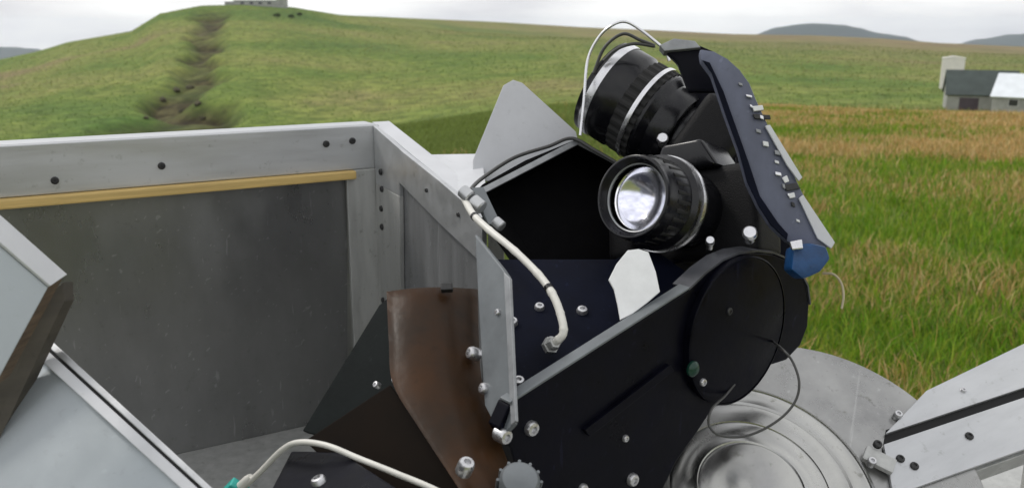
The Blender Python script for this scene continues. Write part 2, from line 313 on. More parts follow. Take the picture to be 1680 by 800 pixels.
def ground_material():
    m = bpy.data.materials.new('moor_grass'); m.use_nodes = True; t = m.node_tree; b = t.nodes['Principled BSDF']
    N = t.nodes.new; LK = t.links.new
    g = N('ShaderNodeNewGeometry')
    def ns_(scale, detail, stretch=(1, 1, 1), rough=0.6):
        mp_ = N('ShaderNodeMapping'); mp_.inputs['Scale'].default_value = stretch; LK(g.outputs['Position'], mp_.inputs['Vector'])
        n = N('ShaderNodeTexNoise'); n.inputs['Scale'].default_value = scale; n.inputs['Detail'].default_value = detail; n.inputs['Roughness'].default_value = rough
        LK(mp_.outputs[0], n.inputs['Vector']); return n.outputs['Fac']
    def ramp(f, *st):
        r = N('ShaderNodeValToRGB'); el = r.color_ramp.elements
        while len(el) < len(st): el.new(0.5)
        for q, (p_, c_) in zip(el, st): q.position = p_; q.color = (*c_, 1)
        LK(f, r.inputs['Fac']); return r.outputs[0]
    def mix(f, a, c_, mode='MIX'):
        x = N('ShaderNodeMixRGB'); x.blend_type = mode
        if isinstance(f, float): x.inputs['Fac'].default_value = f
        else: LK(f, x.inputs['Fac'])
        LK(a, x.inputs['Color1']); LK(c_, x.inputs['Color2']); return x.outputs[0]
    green = ramp(ns_(0.012, 8, (1, 1, 2)), (0.34, (0.075, 0.138, 0.031)), (0.45, (0.13, 0.18, 0.041)), (0.56, (0.185, 0.208, 0.060)), (0.66, (0.205, 0.17, 0.085)))
    fine = ramp(ns_(0.35, 9, (1, 1, 1), 0.72), (0.32, (0.45, 0.47, 0.45)), (0.5, (0.95, 0.95, 0.92)), (0.66, (1.45, 1.38, 1.25)))
    col = mix(1.0, green, fine, 'MULTIPLY')
    # heather-brown heights towards the moor ridge (world distance from the field)
    pos = N('ShaderNodeSeparateXYZ'); LK(g.outputs['Position'], pos.inputs[0])
    ln = N('ShaderNodeVectorMath'); ln.operation = 'LENGTH'; LK(g.outputs['Position'], ln.inputs[0])
    mr = N('ShaderNodeMapRange'); mr.inputs['From Min'].default_value = 190; mr.inputs['From Max'].default_value = 560; LK(ln.outputs['Value'], mr.inputs['Value'])
    ad = N('ShaderNodeMath'); ad.operation = 'MULTIPLY_ADD'; LK(ns_(0.018, 6), ad.inputs[0]); ad.inputs[1].default_value = 1.1; ad.inputs[2].default_value = -0.62
    s_ = N('ShaderNodeMath'); s_.operation = 'ADD'; s_.use_clamp = True; LK(mr.outputs[0], s_.inputs[0]); LK(ad.outputs[0], s_.inputs[1])
    sx = N('ShaderNodeMapRange'); sx.inputs['From Min'].default_value = -120; sx.inputs['From Max'].default_value = 120; LK(pos.outputs['X'], sx.inputs['Value'])
    sm = N('ShaderNodeMath'); sm.operation = 'MULTIPLY'; LK(s_.outputs[0], sm.inputs[0]); LK(sx.outputs[0], sm.inputs[1])
    heath = ramp(ns_(0.05, 8), (0.35, (0.16, 0.125, 0.075)), (0.65, (0.24, 0.19, 0.10)))
    col = mix(sm.outputs[0], col, heath)
    # dry straw-coloured patches of the near field
    mr2 = N('ShaderNodeMapRange'); mr2.inputs['From Min'].default_value = 70; mr2.inputs['From Max'].default_value = 30; LK(ln.outputs['Value'], mr2.inputs['Value'])
    straw = ramp(ns_(0.55, 8), (0.36, (0.15, 0.16, 0.03)), (0.5, (0.25, 0.20, 0.07)), (0.66, (0.33, 0.24, 0.09)))
    mx_ = N('ShaderNodeMapRange'); mx_.inputs['From Min'].default_value = 3; mx_.inputs['From Max'].default_value = 7; LK(pos.outputs['X'], mx_.inputs['Value'])
    mm = N('ShaderNodeMath'); mm.operation = 'MULTIPLY'; LK(mr2.outputs[0], mm.inputs[0]); LK(mx_.outputs[0], mm.inputs[1])
    col = mix(mm.outputs[0], col, straw)
    at = N('ShaderNodeAttribute'); at.attribute_name = 'gully'
    soil = ramp(ns_(0.22, 9), (0.38, (0.026, 0.021, 0.012)), (0.52, (0.058, 0.050, 0.024)), (0.64, (0.11, 0.10, 0.046)))
    col = mix(at.outputs['Fac'], col, soil)
    LK(col, b.inputs['Base Color']); b.inputs['Roughness'].default_value = 0.95; b.inputs['Specular IOR Level'].default_value = 0.1
    bp = N('ShaderNodeBump'); bp.inputs['Strength'].default_value = 0.7; bp.inputs['Distance'].default_value = 0.5
    LK(ns_(0.5, 10, rough=0.7), bp.inputs['Height']); LK(bp.outputs[0], b.inputs['Normal'])
    return m
M_GROUND = ground_material()
gme = make_ground(); gme.materials.append(M_GROUND)
go = bpy.data.objects.new('ground', gme); COL.objects.link(go); go['kind'] = 'structure'
def gz(x, y): return float(terrain(np.array([x]), np.array([y]))[0])

# distant hills beyond the ridge
M_FAR = mat('far_moor', (0.03, 0.05, 0.045), 0.95, 0.0, 0.3, 0.004, spec=0.1)
def far_hill(name, prof, dist, depth):
    """a solid long hill: skyline given as (pixel x, pixel y), real distance in metres"""
    bm = bmesh.new(); rows = []
    nseg = 60; xs = np.linspace(prof[0][0], prof[-1][0], nseg); ys = np.interp(xs, [q[0] for q in prof], [q[1] for q in prof])
    for i in range(2): ys = np.convolve(np.pad(ys, 2, mode='edge'), np.ones(5) / 5, 'valid')
    for j in range(9):
        f = j / 8; row = []
        for x, y in zip(xs, ys):
            r = ray(x, y); h = math.hypot(r.x, r.y); d = dist + (f - 0.5) * depth
            top = 1.6 + dist * r.z / h
            base = -310.0
            z = base + (top - base) * math.sin(math.pi * min(1, max(0, f))) ** 0.7 + vnoise(np.array([x * 9.0]), np.array([d]), 130, 1)[0] * 10 * math.sin(math.pi * f)
            row.append(bm.verts.new((r.x / h * d, r.y / h * d, z)))
        rows.append(row)
    for a, b in zip(rows, rows[1:]):
        for k in range(nseg - 1): bm.faces.new((a[k], a[k + 1], b[k + 1], b[k]))
    o = link(name, mesh_of(bm), M_FAR, None, 60); o['kind'] = 'structure'; return o
far_hill('distant_hill', [(1130, 95), (1220, 66), (1270, 45), (1310, 40), (1355, 38), (1400, 43), (1440, 54), (1500, 64), (1580, 90)], 6200, 1500)
far_hill('distant_hill', [(1480, 95), (1570, 72), (1640, 58), (1720, 52), (1850, 56), (2000, 62), (2200, 90)], 7400, 1800)
far_hill('distant_hill', [(-300, 120), (-150, 84), (-40, 76), (60, 80), (150, 95), (220, 120)], 7400, 1800)

# ------------------------------------------------------------------ rocks and shrubs in the gully
M_ROCK = mat('gully_rock', (0.10, 0.09, 0.055), 0.9, 0.0, 0.6, 0.8, bump=0.6, bscale=3, spec=0.2)
def rock(loc, s):
    bm = bmesh.new(); bmesh.ops.create_icosphere(bm, subdivisions=2, radius=1)
    o = Vector((random.random() * 50, random.random() * 50, random.random() * 50))
    sc = Vector((random.uniform(.8, 1.3), random.uniform(.8, 1.2), random.uniform(.6, 1.0)))
    for v in bm.verts:
        k = 1 + 0.55 * mnoise.noise(v.co * 1.1 + o) + 0.2 * mnoise.noise(v.co * 3 + o); v.co = Vector((v.co.x * sc.x, v.co.y * sc.y, v.co.z * sc.z)) * k * s + Vector(loc)
    return mesh_of(bm)
def hit(px, py, r0=100, r1=700):
    r = ray(px, py); h = math.hypot(r.x, r.y); rs = np.linspace(r0, r1, 1500)
    z = terrain(rs * r.x / h, rs * r.y / h); ok = np.nonzero(1.6 + rs * r.z / h <= z)[0]
    k = ok[0] if len(ok) else len(rs) - 1
    return Vector((rs[k] * r.x / h, rs[k] * r.y / h, float(z[k])))
for k, (x, y, s) in enumerate([(290, 150, .8), (312, 146, .75), (268, 166, .6), (325, 172, .65), (298, 184, .5), (240, 196, .5), (333, 196, .5)]):
    p = hit(x, y); o = link('rock', rock((p.x, p.y, p.z + s * 0.25), s), M_ROCK, None, 35)
    tag(o, 'weathered brown rock lying in the bare earth gully on the hillside', 'rock', 'rocks in the hillside gully')

def leaf_cluster(center, rad, n, leaf, flat=0.8):
    bm = bmesh.new()
    for i in range(n):
        d = Vector((random.gauss(0, 1), random.gauss(0, 1), abs(random.gauss(0, 1)))).normalized() * rad * random.uniform(0.35, 1.0)
        d.z *= flat; c = Vector(center) + d; u = Vector((random.gauss(0, 1), random.gauss(0, 1), random.gauss(0, 1))).normalized(); v = u.orthogonal().normalized()
        s = leaf * random.uniform(.6, 1.3); bm.faces.new([bm.verts.new(c + u * s), bm.verts.new(c + v * s * .5), bm.verts.new(c - u * s), bm.verts.new(c - v * s * .5)])
    me = bpy.data.meshes.new('leaves'); bm.to_mesh(me); bm.free(); return me
M_SHRUB = mat('gorse_leaf', (0.05, 0.07, 0.025), 0.8, 0.0, 0.4, 2.0, spec=0.2)
M_STEM = mat('shrub_stem', (0.07, 0.05, 0.03), 0.9, 0.0, 0.3, 8)
for (x, y, s) in [(455, 30, 1.7), (478, 31, 1.5), (492, 27, 1.3)]:
    p = hit(x, y); t = thing('gorse_shrub', 'dark green gorse shrub growing below the hilltop station', 'shrub', p, 'gorse shrubs under the hilltop')
    link('foliage', leaf_cluster(p + Vector((0, 0, s * .35)), s, 420, .22), M_SHRUB, t)
    link('stem', tube([p - Vector((0, 0, .2)), p + Vector((.1, 0, s * .6))], .1, 6), M_STEM, t)

# ------------------------------------------------------------------ far buildings
M_RENDER = mat('whitewash', (0.78, 0.74, 0.70), 0.8, 0.0, 0.12, 1.2)
M_GREYW = mat('grey_block_wall', (0.36, 0.36, 0.34), 0.85, 0.0, 0.25, 0.8)
M_GROOF = mat('dark_green_sheet', (0.045, 0.062, 0.056), 0.55, 0.1, 0.3, 1.0)
M_WROOF = mat('pale_roof_sheet', (0.72, 0.76, 0.80), 0.5, 0.1, 0.12, 1.0)
M_WIN = mat('window_glass', (0.03, 0.03, 0.04), 0.12, 0.0, spec=0.8)
M_DOOR = mat('plum_door_paint', (0.07, 0.05, 0.065), 0.6, 0.0, 0.2, 3)
M_FRAME = mat('window_frame_paint', (0.55, 0.55, 0.54), 0.6, 0.0, 0.1, 4)
def house(name, label, loc, rz, wd, dp, hw, hr, mw, mr_, wins, doors=(), chimney=False, axis='x', over=0.2, cat='house'):
    t = thing(name, label, cat, loc); B = Matrix.Translation(loc) @ Matrix.Rotation(rz, 4, 'Z')
    def pr(pts, vec): return prism([B @ Vector(p) for p in pts], B.to_3x3() @ Vector(vec))
    x, y = wd / 2, dp / 2
    if axis == 'x':      # ridge along x
        wall = pr([(-x, -y, -1), (-x, y, -1), (-x, y, hw), (-x, 0, hw + hr), (-x, -y, hw)], (wd, 0, 0))
        sides = [[(-x - over, s * (y + over), hw - over * hr / y), (-x - over, 0, hw + hr + .02)] for s in (-1, 1)]; ln = (wd + 2 * over, 0, 0)
        nrm = [Vector((0, s * hr, y)).normalized() * .12 for s in (-1, 1)]
    else:
        wall = pr([(-x, -y, -1), (x, -y, -1), (x, -y, hw), (0, -y, hw + hr), (-x, -y, hw)], (0, dp, 0))
        sides = [[(s * (x + over), -y - over, hw - over * hr / x), (0, -y - over, hw + hr + .02)] for s in (-1, 1)]; ln = (0, dp + 2 * over, 0)
        nrm = [Vector((s * hr, 0, x)).normalized() * .12 for s in (-1, 1)]
    link('wall', mesh_of(wall), mw, t)
    for sd_, n in zip(sides, nrm):
        a, b_ = Vector(sd_[0]), Vector(sd_[1]); link('roof_slope', mesh_of(pr([a, b_, b_ + n, a + n], ln)), mr_, t)
    for (cx, cz, ww, wh, face) in wins:
        if face == 'f': o = Vector((cx - ww / 2, -y - .06, cz)); ax = Vector((ww, 0, 0)); ay = Vector((0, .10, 0))
        f = link('window', mesh_of(pr([o, o + ax, o + ax + Vector((0, 0, wh)), o + Vector((0, 0, wh))], ay)), M_FRAME, t)
        i = o + Vector((.08, -.02, .08)); link('pane', mesh_of(pr([i, i + Vector((ww - .16, 0, 0)), i + Vector((ww - .16, 0, wh - .16)), i + Vector((0, 0, wh - .16))], (0, .03, 0))), M_WIN, f)
    for (cx, ww, wh) in doors:
        o = Vector((cx - ww / 2, -y - .05, 0)); d_ = link('door', mesh_of(pr([o, o + Vector((ww, 0, 0)), o + Vector((ww, 0, wh)), o + Vector((0, 0, wh))], (0, .09, 0))), M_DOOR, t)
    if chimney:
        o = Vector((-.3, dp * .25, hw + hr - .5)); link('chimney', mesh_of(pr([o, o + Vector((.6, 0, 0)), o + Vector((.6, .6, 0)), o + Vector((0, .6, 0))], (0, 0, 1.1))), mw, t)
    return t
def at_dist(px, d):
    a = px_angles(px, 130)[0]; x, y = d * math.sin(a), d * math.cos(a); return Vector((x, y, gz(x, y)))
p = at_dist(1610, 112); house('green_roofed_barn', 'low barn with dark green roof, pale wall and plum door', p, R(-22), 6.8, 5.4, 1.75, 2.35, M_GREYW, M_GROOF, [(1.9, .55, 1.1, .7, 'f')], [(-1.2, 1.9, 1.35)], axis='x', cat='barn')
p = at_dist(1561, 150); house('white_gabled_cottage', 'tall narrow whitewashed cottage behind the green-roofed barn', p, R(-24), 3.0, 2.8, 4.4, .25, M_RENDER, M_RENDER, [(.2, 1.6, .6, .8, 'f')], chimney=False, axis='y', over=.05)
p = at_dist(1712, 108); house('pale_roofed_shed', 'long shed with pale bluish white sheet roof beside the barn', p, R(-40), 8.0, 5.0, 1.75, 2.1, M_GREYW, M_WROOF, [(-2, .7, 1.0, .8, 'f')], axis='x', cat='shed')
p = at_dist(425, 424)
t = thing('hilltop_station', 'low grey flat-roofed station building on top of the grassy hill', 'building', p)
for nm, x0, x1, h, dy, m_ in [('wall', -9, 10, 2.2, 5, M_GREYW), ('annex_wall', 10.05, 14, 3.6, 4, M_GREYW), ('annex_wall', -13, -9.05, 1.5, 3.5, M_GREYW)]:
    q = link(nm, box_mesh(p + Vector((x0, 0, -2)), Vector((x1 - x0, 0, 0)), Vector((0, dy, 0)), Vector((0, 0, 2 + h))), m_, t)
    link('flat_roof', box_mesh(p + Vector((x0 - .2, -.2, h + .01)), Vector((x1 - x0 + .4, 0, 0)), Vector((0, dy + .4, 0)), Vector((0, 0, .25))), M_GREYW, t)
for x0 in (-6, -2, 2, 6): 
    link('window', box_mesh(p + Vector((x0, -.06, .7)), Vector((1.6, 0, 0)), Vector((0, .1, 0)), Vector((0, 0, .9))), M_WIN, t)

# ------------------------------------------------------------------ near grass
def grass(name, n, r0, r1, a0, a1, hfun, colfun, wid, seed):
    g = np.random.default_rng(seed)
    r = r0 + (r1 - r0) * g.random(n) ** 1.25; az = np.radians(a0 + (a1 - a0) * g.random(n))
    x = r * np.sin(az); y = r * np.cos(az)
    cl = vnoise(x, y, 0.45, 2); x = x + cl * 0.16; y = y + vnoise(x, y, 0.4, 1) * 0.16
    if r0 > 30:
        z, gl = terrain(x, y, True); ok = gl < 0.15 + 0.3 * g.random(n); x, y, z, r, az = x[ok], y[ok], z[ok], r[ok], az[ok]; n = len(x)
    else: z = terrain(x, y)
    dry = vnoise(x, y, 2.6, 0) * 1.0 + vnoise(x, y, 0.9, 1) * 0.8
    h = hfun(r, dry, g); ang = g.random(n) * 6.283; lean = h * (0.15 + 0.7 * g.random(n)); la = g.random(n) * 6.283
    wv = wid * (0.6 + 0.8 * g.random(n)) * (1 + r / 7.0)
    dx, dy = np.cos(ang) * wv, np.sin(ang) * wv; lx, ly = np.cos(la) * lean, np.sin(la) * lean
    V = np.empty((n, 5, 3)); 
    V[:, 0] = np.stack([x - dx, y - dy, z - .01], -1); V[:, 1] = np.stack([x + dx, y + dy, z - .01], -1)
    V[:, 2] = np.stack([x + dx * .75 + lx * .35, y + dy * .75 + ly * .35, z + h * .6], -1); V[:, 3] = np.stack([x - dx * .75 + lx * .35, y - dy * .75 + ly * .35, z + h * .6], -1)
    V[:, 4] = np.stack([x + lx, y + ly, z + h * (0.85 + .15 * g.random(n))], -1)
    me = bpy.data.meshes.new(name); me.vertices.add(n * 5); me.vertices.foreach_set('co', V.reshape(-1))
    base = np.arange(n)[:, None] * 5
    loops = np.concatenate([base + [[0, 1, 2, 3]], base + [[3, 2, 4]]], 1).reshape(-1)
    me.loops.add(n * 7); me.loops.foreach_set('vertex_index', loops.astype(np.int32))
    st = (np.arange(n)[:, None] * 7 + [[0, 4]]).reshape(-1); tot = np.tile([4, 3], n)
    me.polygons.add(n * 2); me.polygons.foreach_set('loop_start', st.astype(np.int32)); me.polygons.foreach_set('loop_total', tot.astype(np.int32))
    me.update(calc_edges=True); me.validate()
    c = colfun(r, dry, az, g); cv = np.repeat(c[:, None, :], 5, 1)
    ca = me.color_attributes.new('blade', 'FLOAT_COLOR', 'POINT'); ca.data.foreach_set('color', np.concatenate([cv, np.ones((n, 5, 1))], -1).reshape(-1).astype(np.float32))
    return me
M_BLADE = bpy.data.materials.new('grass_blade'); M_BLADE.use_nodes = True
_t = M_BLADE.node_tree; _b = _t.nodes['Principled BSDF']; _a = _t.nodes.new('ShaderNodeVertexColor'); _a.layer_name = 'blade'
_t.links.new(_a.outputs[0], _b.inputs['Base Color']); _b.inputs['Roughness'].default_value = 0.7; _b.inputs['Specular IOR Level'].default_value = 0.2
_tr = _t.nodes.new('ShaderNodeBsdfTranslucent'); _ms = _t.nodes.new('ShaderNodeMixShader'); _ms.inputs['Fac'].default_value = 0.35
_t.links.new(_a.outputs[0], _tr.inputs['Color']); _t.links.new(_b.outputs[0], _ms.inputs[1]); _t.links.new(_tr.outputs[0], _ms.inputs[2]); _t.links.new(_ms.outputs[0], _t.nodes['Material Output'].inputs['Surface'])
GREENS = np.array([(0.095, 0.20, 0.010), (0.14, 0.245, 0.015), (0.20, 0.26, 0.025), (0.10, 0.17, 0.022)])
STRAWS = np.array([(0.43, 0.30, 0.125), (0.38, 0.235, 0.085), (0.48, 0.36, 0.18), (0.27, 0.235, 0.07)])
def dryness(r, dry, az):
    lf = 1 - smoothstep(R(7), R(17), az)
    return np.clip(smoothstep(4.2, 11, r) * 0.78 - 0.04 + dry * 1.75 - lf * 1.7, 0, 1)
def gcol(r, dry, az, g):
    d = dryness(r, dry, az); pick = g.random(len(r)) < d
    c = np.where(pick[:, None], STRAWS[g.integers(0, 4, len(r))], GREENS[g.integers(0, 4, len(r))])
    ol = (1 - smoothstep(R(5), R(13), az))[:, None] * (~pick)[:, None]; c = c * (1 - ol) + ol * np.array([[0.135, 0.175, 0.042]])
    return c * 1.22 * (0.75 + 0.5 * g.random((len(r), 1)))
def gh(r, dry, g): return (0.05 + 0.10 * g.random(len(r)) ** 1.5 + 0.11 * np.clip(dry + .15, 0, 1)) * (1.0 - 0.25 * smoothstep(6, 20, r))
me = grass('grass', 300000, 1.6, 30, -24, 40, gh, gcol, 0.0022, 3); me.materials.append(M_BLADE)
o = bpy.data.objects.new('grass', me); COL.objects.link(o)
tag(o, 'rough mixed green and straw-coloured grass of the near field', 'grass', kind='stuff')

def seed_h(r, dry, g): return 0.14 + 0.13 * g.random(len(r))
def seed_c(r, dry, az, g): return STRAWS[g.integers(0, 4, len(r))] * (0.9 + 0.3 * g.random((len(r), 1))) * np.array([[1.05, 1.0, 0.95]])
me = grass('seed_grass', 3000, 3.5, 28, 2, 40, seed_h, seed_c, 0.0009, 11); me.materials.append(M_BLADE)
o = bpy.data.objects.new('seed_grass', me); COL.objects.link(o); tag(o, 'thin straw-coloured seed stems standing above the field grass', 'grass', kind='stuff')
def moor_h(r, dry, g): return 0.10 + 0.26 * g.random(len(r)) ** 2
MOOR = np.array([(0.095, 0.155, 0.034), (0.135, 0.185, 0.042), (0.175, 0.205, 0.058), (0.20, 0.19, 0.075), (0.19, 0.165, 0.08)])
def moor_c(r, dry, az, g):
    x, y = r * np.sin(az), r * np.cos(az); k = vnoise(x, y, 38, 1) + 0.6 * vnoise(x, y, 11, 3) + 0.22 * g.standard_normal(len(r))
    return MOOR[np.clip(((k + 0.55) * 4.2).astype(int), 0, 4)] * (0.85 + 0.3 * g.random((len(r), 1)))
me = grass('moor_tussocks', 70000, 34, 430, -33, 37, moor_h, moor_c, 0.0030, 21); me.materials.append(M_BLADE)
o = bpy.data.objects.new('moor_tussocks', me); COL.objects.link(o); tag(o, 'green and brown grass tussocks covering the far hillside', 'grass', kind='stuff')

# ------------------------------------------------------------------ equipment bench
t = thing('equipment_bench', 'aluminium topped bench carrying the box and turntable', 'bench', (0.1, 0.62, gz(0.1, .62)))
BT = 1.085
link('bench_top', box_mesh(Vector((-0.72, 0.24, BT - 0.03)), Vector((1.62, 0, 0)), Vector((0, 0.90, 0)), Vector((0, 0, 0.03)), 0.003), M_ALUD, t)
for x in (-0.66, 0.78):
    for y in (0.30, 1.02):
        link('leg', box_mesh(Vector((x, y, gz(x, y) - 0.03)), Vector((.06, 0, 0)), Vector((0, .06, 0)), Vector((0, 0, BT - 0.031 - gz(x, y) + .03)), 0.004), M_ALUD, t)
for y in (0.315, 1.035):
    link('stretcher', box_mesh(Vector((-0.599, y, 0.35)), Vector((1.378, 0, 0)), Vector((0, .03, 0)), Vector((0, 0, .04)), 0.003), M_ALUD, t)

# ------------------------------------------------------------------ aluminium box
CRN = P(613, 203, 1.08); ZR = CRN.z; Z = Vector((0, 0, 1))
U = onz(0, 237, ZR) - CRN; U.normalize(); V = Vector((-U.y, U.x, 0)); V = V if V.y < 0 else -V
ZF = 1.115
box = thing('equipment_box', 'open aluminium equipment box with grey inner panel and raked side wall', 'equipment box', (CRN + U * .35 + V * .3 - Z * (ZR - BT)))
BP = (CRN, V.copy()); SP = (CRN, U.copy())
LEN = 0.62
# back wall
slab('back_panel', [(570, 268), (570, 760), (-260, 900), (-260, 300)], (CRN + V * 0.004, V), 0.004, M_PANEL, box, 0.0003)
def bslab(name, x0, x1, z0, z1, f0, f1, m, bev=0.0012, parent=box):
    """board in the back-wall frame: x along the wall from the corner, z below the rim, f towards the viewer"""
    o = CRN + U * x0 + V * f0 + Z * z0
    return link(name, box_mesh(o, U * (x1 - x0), V * (f1 - f0), Z * (z1 - z0), bev), m, parent)
bslab('top_rail', -0.002, LEN, -0.052, 0.0, 0.0082, 0.0130, M_ALU)
rail_flange = bslab('rail_flange', 0.0, LEN, -0.0034, 0.0006, -0.030, 0.0078, M_ALU)
bslab('wood_strip', 0.032, LEN, -0.0625, -0.0525, 0.0085, 0.022, M_SEAL, 0.002)
bslab('back_outer_wall', 0.0, LEN, -(ZR - ZF) - .01, -0.004, -0.028, -0.022, M_ALUD)
RAILP = (CRN + V * 0.0132, V)
for x, y in [(265, 272), (535, 236), (578, 231), (90, 296)]: screw(x, y, RAILP, box, SM_DARK, 'bolt', 1.0)
# corner post: an angle with one leaf on each wall
bslab('corner_post_leaf', -0.002, 0.042, -(ZR - ZF), -0.0525, 0.0082, 0.0135, M_ALUD)
sidepl = (CRN + U * 0.0, U)
def sslab(name, pix, off, thick, m, bev=0.0008, parent=box):
    p0 = CRN + U * off
    pts = [on_plane(x, y, p0, U) for x, y in pix]
    return link(name, mesh_of(prism(pts, -U * thick, bev)), m, parent)
# side wall (perpendicular to the back wall, raked top edge)
sslab('side_panel', [(617, 235), (790, 372), (790, 860), (632, 660)], 0.000, 0.004, M_PANEL2, 0.0004)
sslab('side_rail', [(612, 206), (662, 250), (720, 296), (790, 356), (792, 434), (720, 366), (655, 300), (655, 322), (616, 300)], 0.006, 0.0055, M_ALU, 0.001)
sslab('corner_post_leaf', [(616, 300), (655, 322), (658, 560), (634, 640), (618, 620)], 0.0062, 0.0056, M_ALUD, 0.0008)
SR = (CRN + U * 0.0064, U)
for x, y in [(625, 282), (627, 310), (626, 342), (627, 372), (629, 492)]: screw(x, y, SR, box, SM_DARK, 'bolt', .95)
for x, y in [(700, 312), (752, 352)]: screw(x, y, SR, box, SM_DARK, 'bolt', .6)
# rim on top of the side wall
a = on_plane(611, 204, CRN, U); b = on_plane(790, 352, CRN, U)
link('side_rim', mesh_of(prism([a, b, b - U * 0.022, a - U * 0.022], Vector((0, 0, 0.003)), 0.0006)), M_WHITE, box)
# floor and the far left wall
fl = [CRN + V * 0.0045, CRN + U * LEN + V * 0.0045, CRN + U * LEN + V * 0.50, CRN + V * 0.50 + U * 0.0]
link('floor_panel', mesh_of(prism([Vector((q.x, q.y, ZF)) for q in fl], Vector((0, 0, -0.028)), 0.001)), M_ALUD, box)
o = CRN + U * (LEN + 0.0) + V * (-.028); link('left_wall', box_mesh(Vector((o.x, o.y, ZF - .028)), U * 0.006, V * 0.60, Z * (ZR - ZF + .028), 0.001), M_PANEL2, box)
# front cheek with raked double trim
FPv = V * 0.42 + CRN; FP = (FPv, V)
cheek_pl = plane3((65, 570, .56), (320, 800, .49), (60, 800, .50))
ck = slab('front_cheek', [(64, 580), (322, 812), (420, 905), (-120, 905), (-60, 620), (20, 600)], cheek_pl, 0.006, M_SKIN, box, 0.0006)
n = cheek_pl[1]; n = -n if n.dot(cheek_pl[0] - EYE) > 0 else n
for nm, d0, d1, lift, m_ in [('edge_trim', (62, 583), (86, 566), 0.004, M_WHITE), ('edge_trim_groove', (74, 572), (84, 563), 0.0015, M_HOLE), ('edge_trim', (80, 566), (96, 556), 0.006, M_ALU)]: pass
def strip(name, off0, off1, lift, m_):
    dirp = Vector((322 - 66, 800 - 566)).normalized(); nrm = Vector((dirp.y, -dirp.x))
    A = Vector((66, 572)); Bq = A + dirp * 560
    pts = [(A + nrm * off0), (Bq + nrm * off0), (Bq + nrm * off1), (A + nrm * off1)]
    p3 = [on_plane(q.x, q.y, cheek_pl[0], n) for q in pts]
    return link(name, mesh_of(prism([q + n * 0.0002 for q in p3], n * lift, 0.0006)), m_, ck)
strip('edge_trim', -13, 6, 0.004, M_WHITE); strip('edge_trim_groove', 6.2, 11, 0.0015, M_HOLE); strip('edge_trim', 11.2, 22, 0.005, M_ALU)
# open hatch: an aluminium skinned plywood slab hanging by its far left edge
hp = plane3((0, 402, .50), (80, 470, .52), (0, 612, .49))
hn = hp[1]; hn = -hn if hn.dot(hp[0] - EYE) > 0 else hn
hpts = [(78, 471), (-14, 640), (-300, 480), (-200, 232)]
ext = (P(106, 452, .535) - on_plane(78, 471, *hp))
h3 = [on_plane(x, y, *hp) for x, y in hpts]
hatch = link('hatch_core', mesh_of(prism([q + ext * 0.06 for q in h3], ext * 0.88, 0.0006)), M_CORE, box)
link('hatch_skin', mesh_of(prism(h3, ext * 0.058, 0.0002)), M_SKIN, hatch)
link('hatch_frame', mesh_of(prism([P(x, y, d) for x, y, d in [(104, 462, .545), (106, 494, .545), (20, 676, .53), (-60, 850, .51), (-60, 720, .51), (70, 490, .54)]], FW * .012, .0006)), M_FRAMED, hatch)
# bright folded cap along the upper edge
a, b = h3[0], h3[3]; upn = (b - a).cross(ext).normalized(); upn = upn if upn.z > 0 else -upn
link('hatch_cap', mesh_of(prism([a + upn * .0004, b + upn * .0004, b + ext * .99 + upn * .0004, a + ext * .99 + upn * .0004], upn * 0.002, 0.0004)), M_WHITE, hatch)

# stays that carry the cheek and the hatch
for x, y in [(40, 800), (300, 880)]:
    q = on_plane(x, y, *cheek_pl) - n * .0075; link('cheek_stay', box_mesh(Vector((q.x - .010, q.y, BT + .0005)), Vector((.020, 0, 0)), Vector((0, .010, 0)), Vector((0, 0, q.z - BT - .012)), .001), M_ALUD, ck)
lw = CRN + U * (LEN + .002)
for f_ in (.35, .75):
    q = h3[3].lerp(h3[2], f_) + ext * .5; tz = max(ZF + .05, min(q.z, ZR - .03)); e_ = Vector((lw.x, lw.y, tz)) + V * max(.05, min(.55, (q - lw).dot(V)))
    link('hatch_stay', tube([q + (h3[0] - q) * .05, e_], .006, 10), M_ALUD, hatch, 40)

# ------------------------------------------------------------------ white folded shield standing behind
sh = thing('white_shield', 'white folded sheet shield with a pointed upright standing beside the box', 'shield', (0.0, 0.98, BT))
tri = plane3((842, 132, .98), (786, 245, .96), (945, 232, .98))
slab('upright_panel', [(842, 131), (857, 136), (945, 216), (950, 240), (900, 300), (776, 296), (776, 262), (826, 140)], tri, 0.003, M_WHITE, sh, 0.0006)
zt = P(720, 262, .98).z
pts = [onz(x, y, zt) for x, y in [(664, 252), (786, 252), (800, 330), (745, 340)]]
pts = [P(664, 254, 1.02), P(790, 252, 1.00), P(800, 330, .86), P(768, 322, .885)]
nn = (pts[1] - pts[0]).cross(pts[3] - pts[0]).normalized(); nn = nn if nn.z > 0 else -nn
pts[2] = on_plane(800, 326, pts[0], nn)
link('shelf_panel', mesh_of(prism(pts, -nn * 0.003, 0.0005)), M_WHITE, sh)
for q, h0 in [(P(800, 285, .972), 0), (P(900, 285, .985), 0)]:
    link('post', box_mesh(Vector((q.x, q.y, BT)), Vector((.018, 0, 0)), Vector((0, .018, 0)), Vector((0, 0, q.z - BT)), .001), M_ALUD, sh)

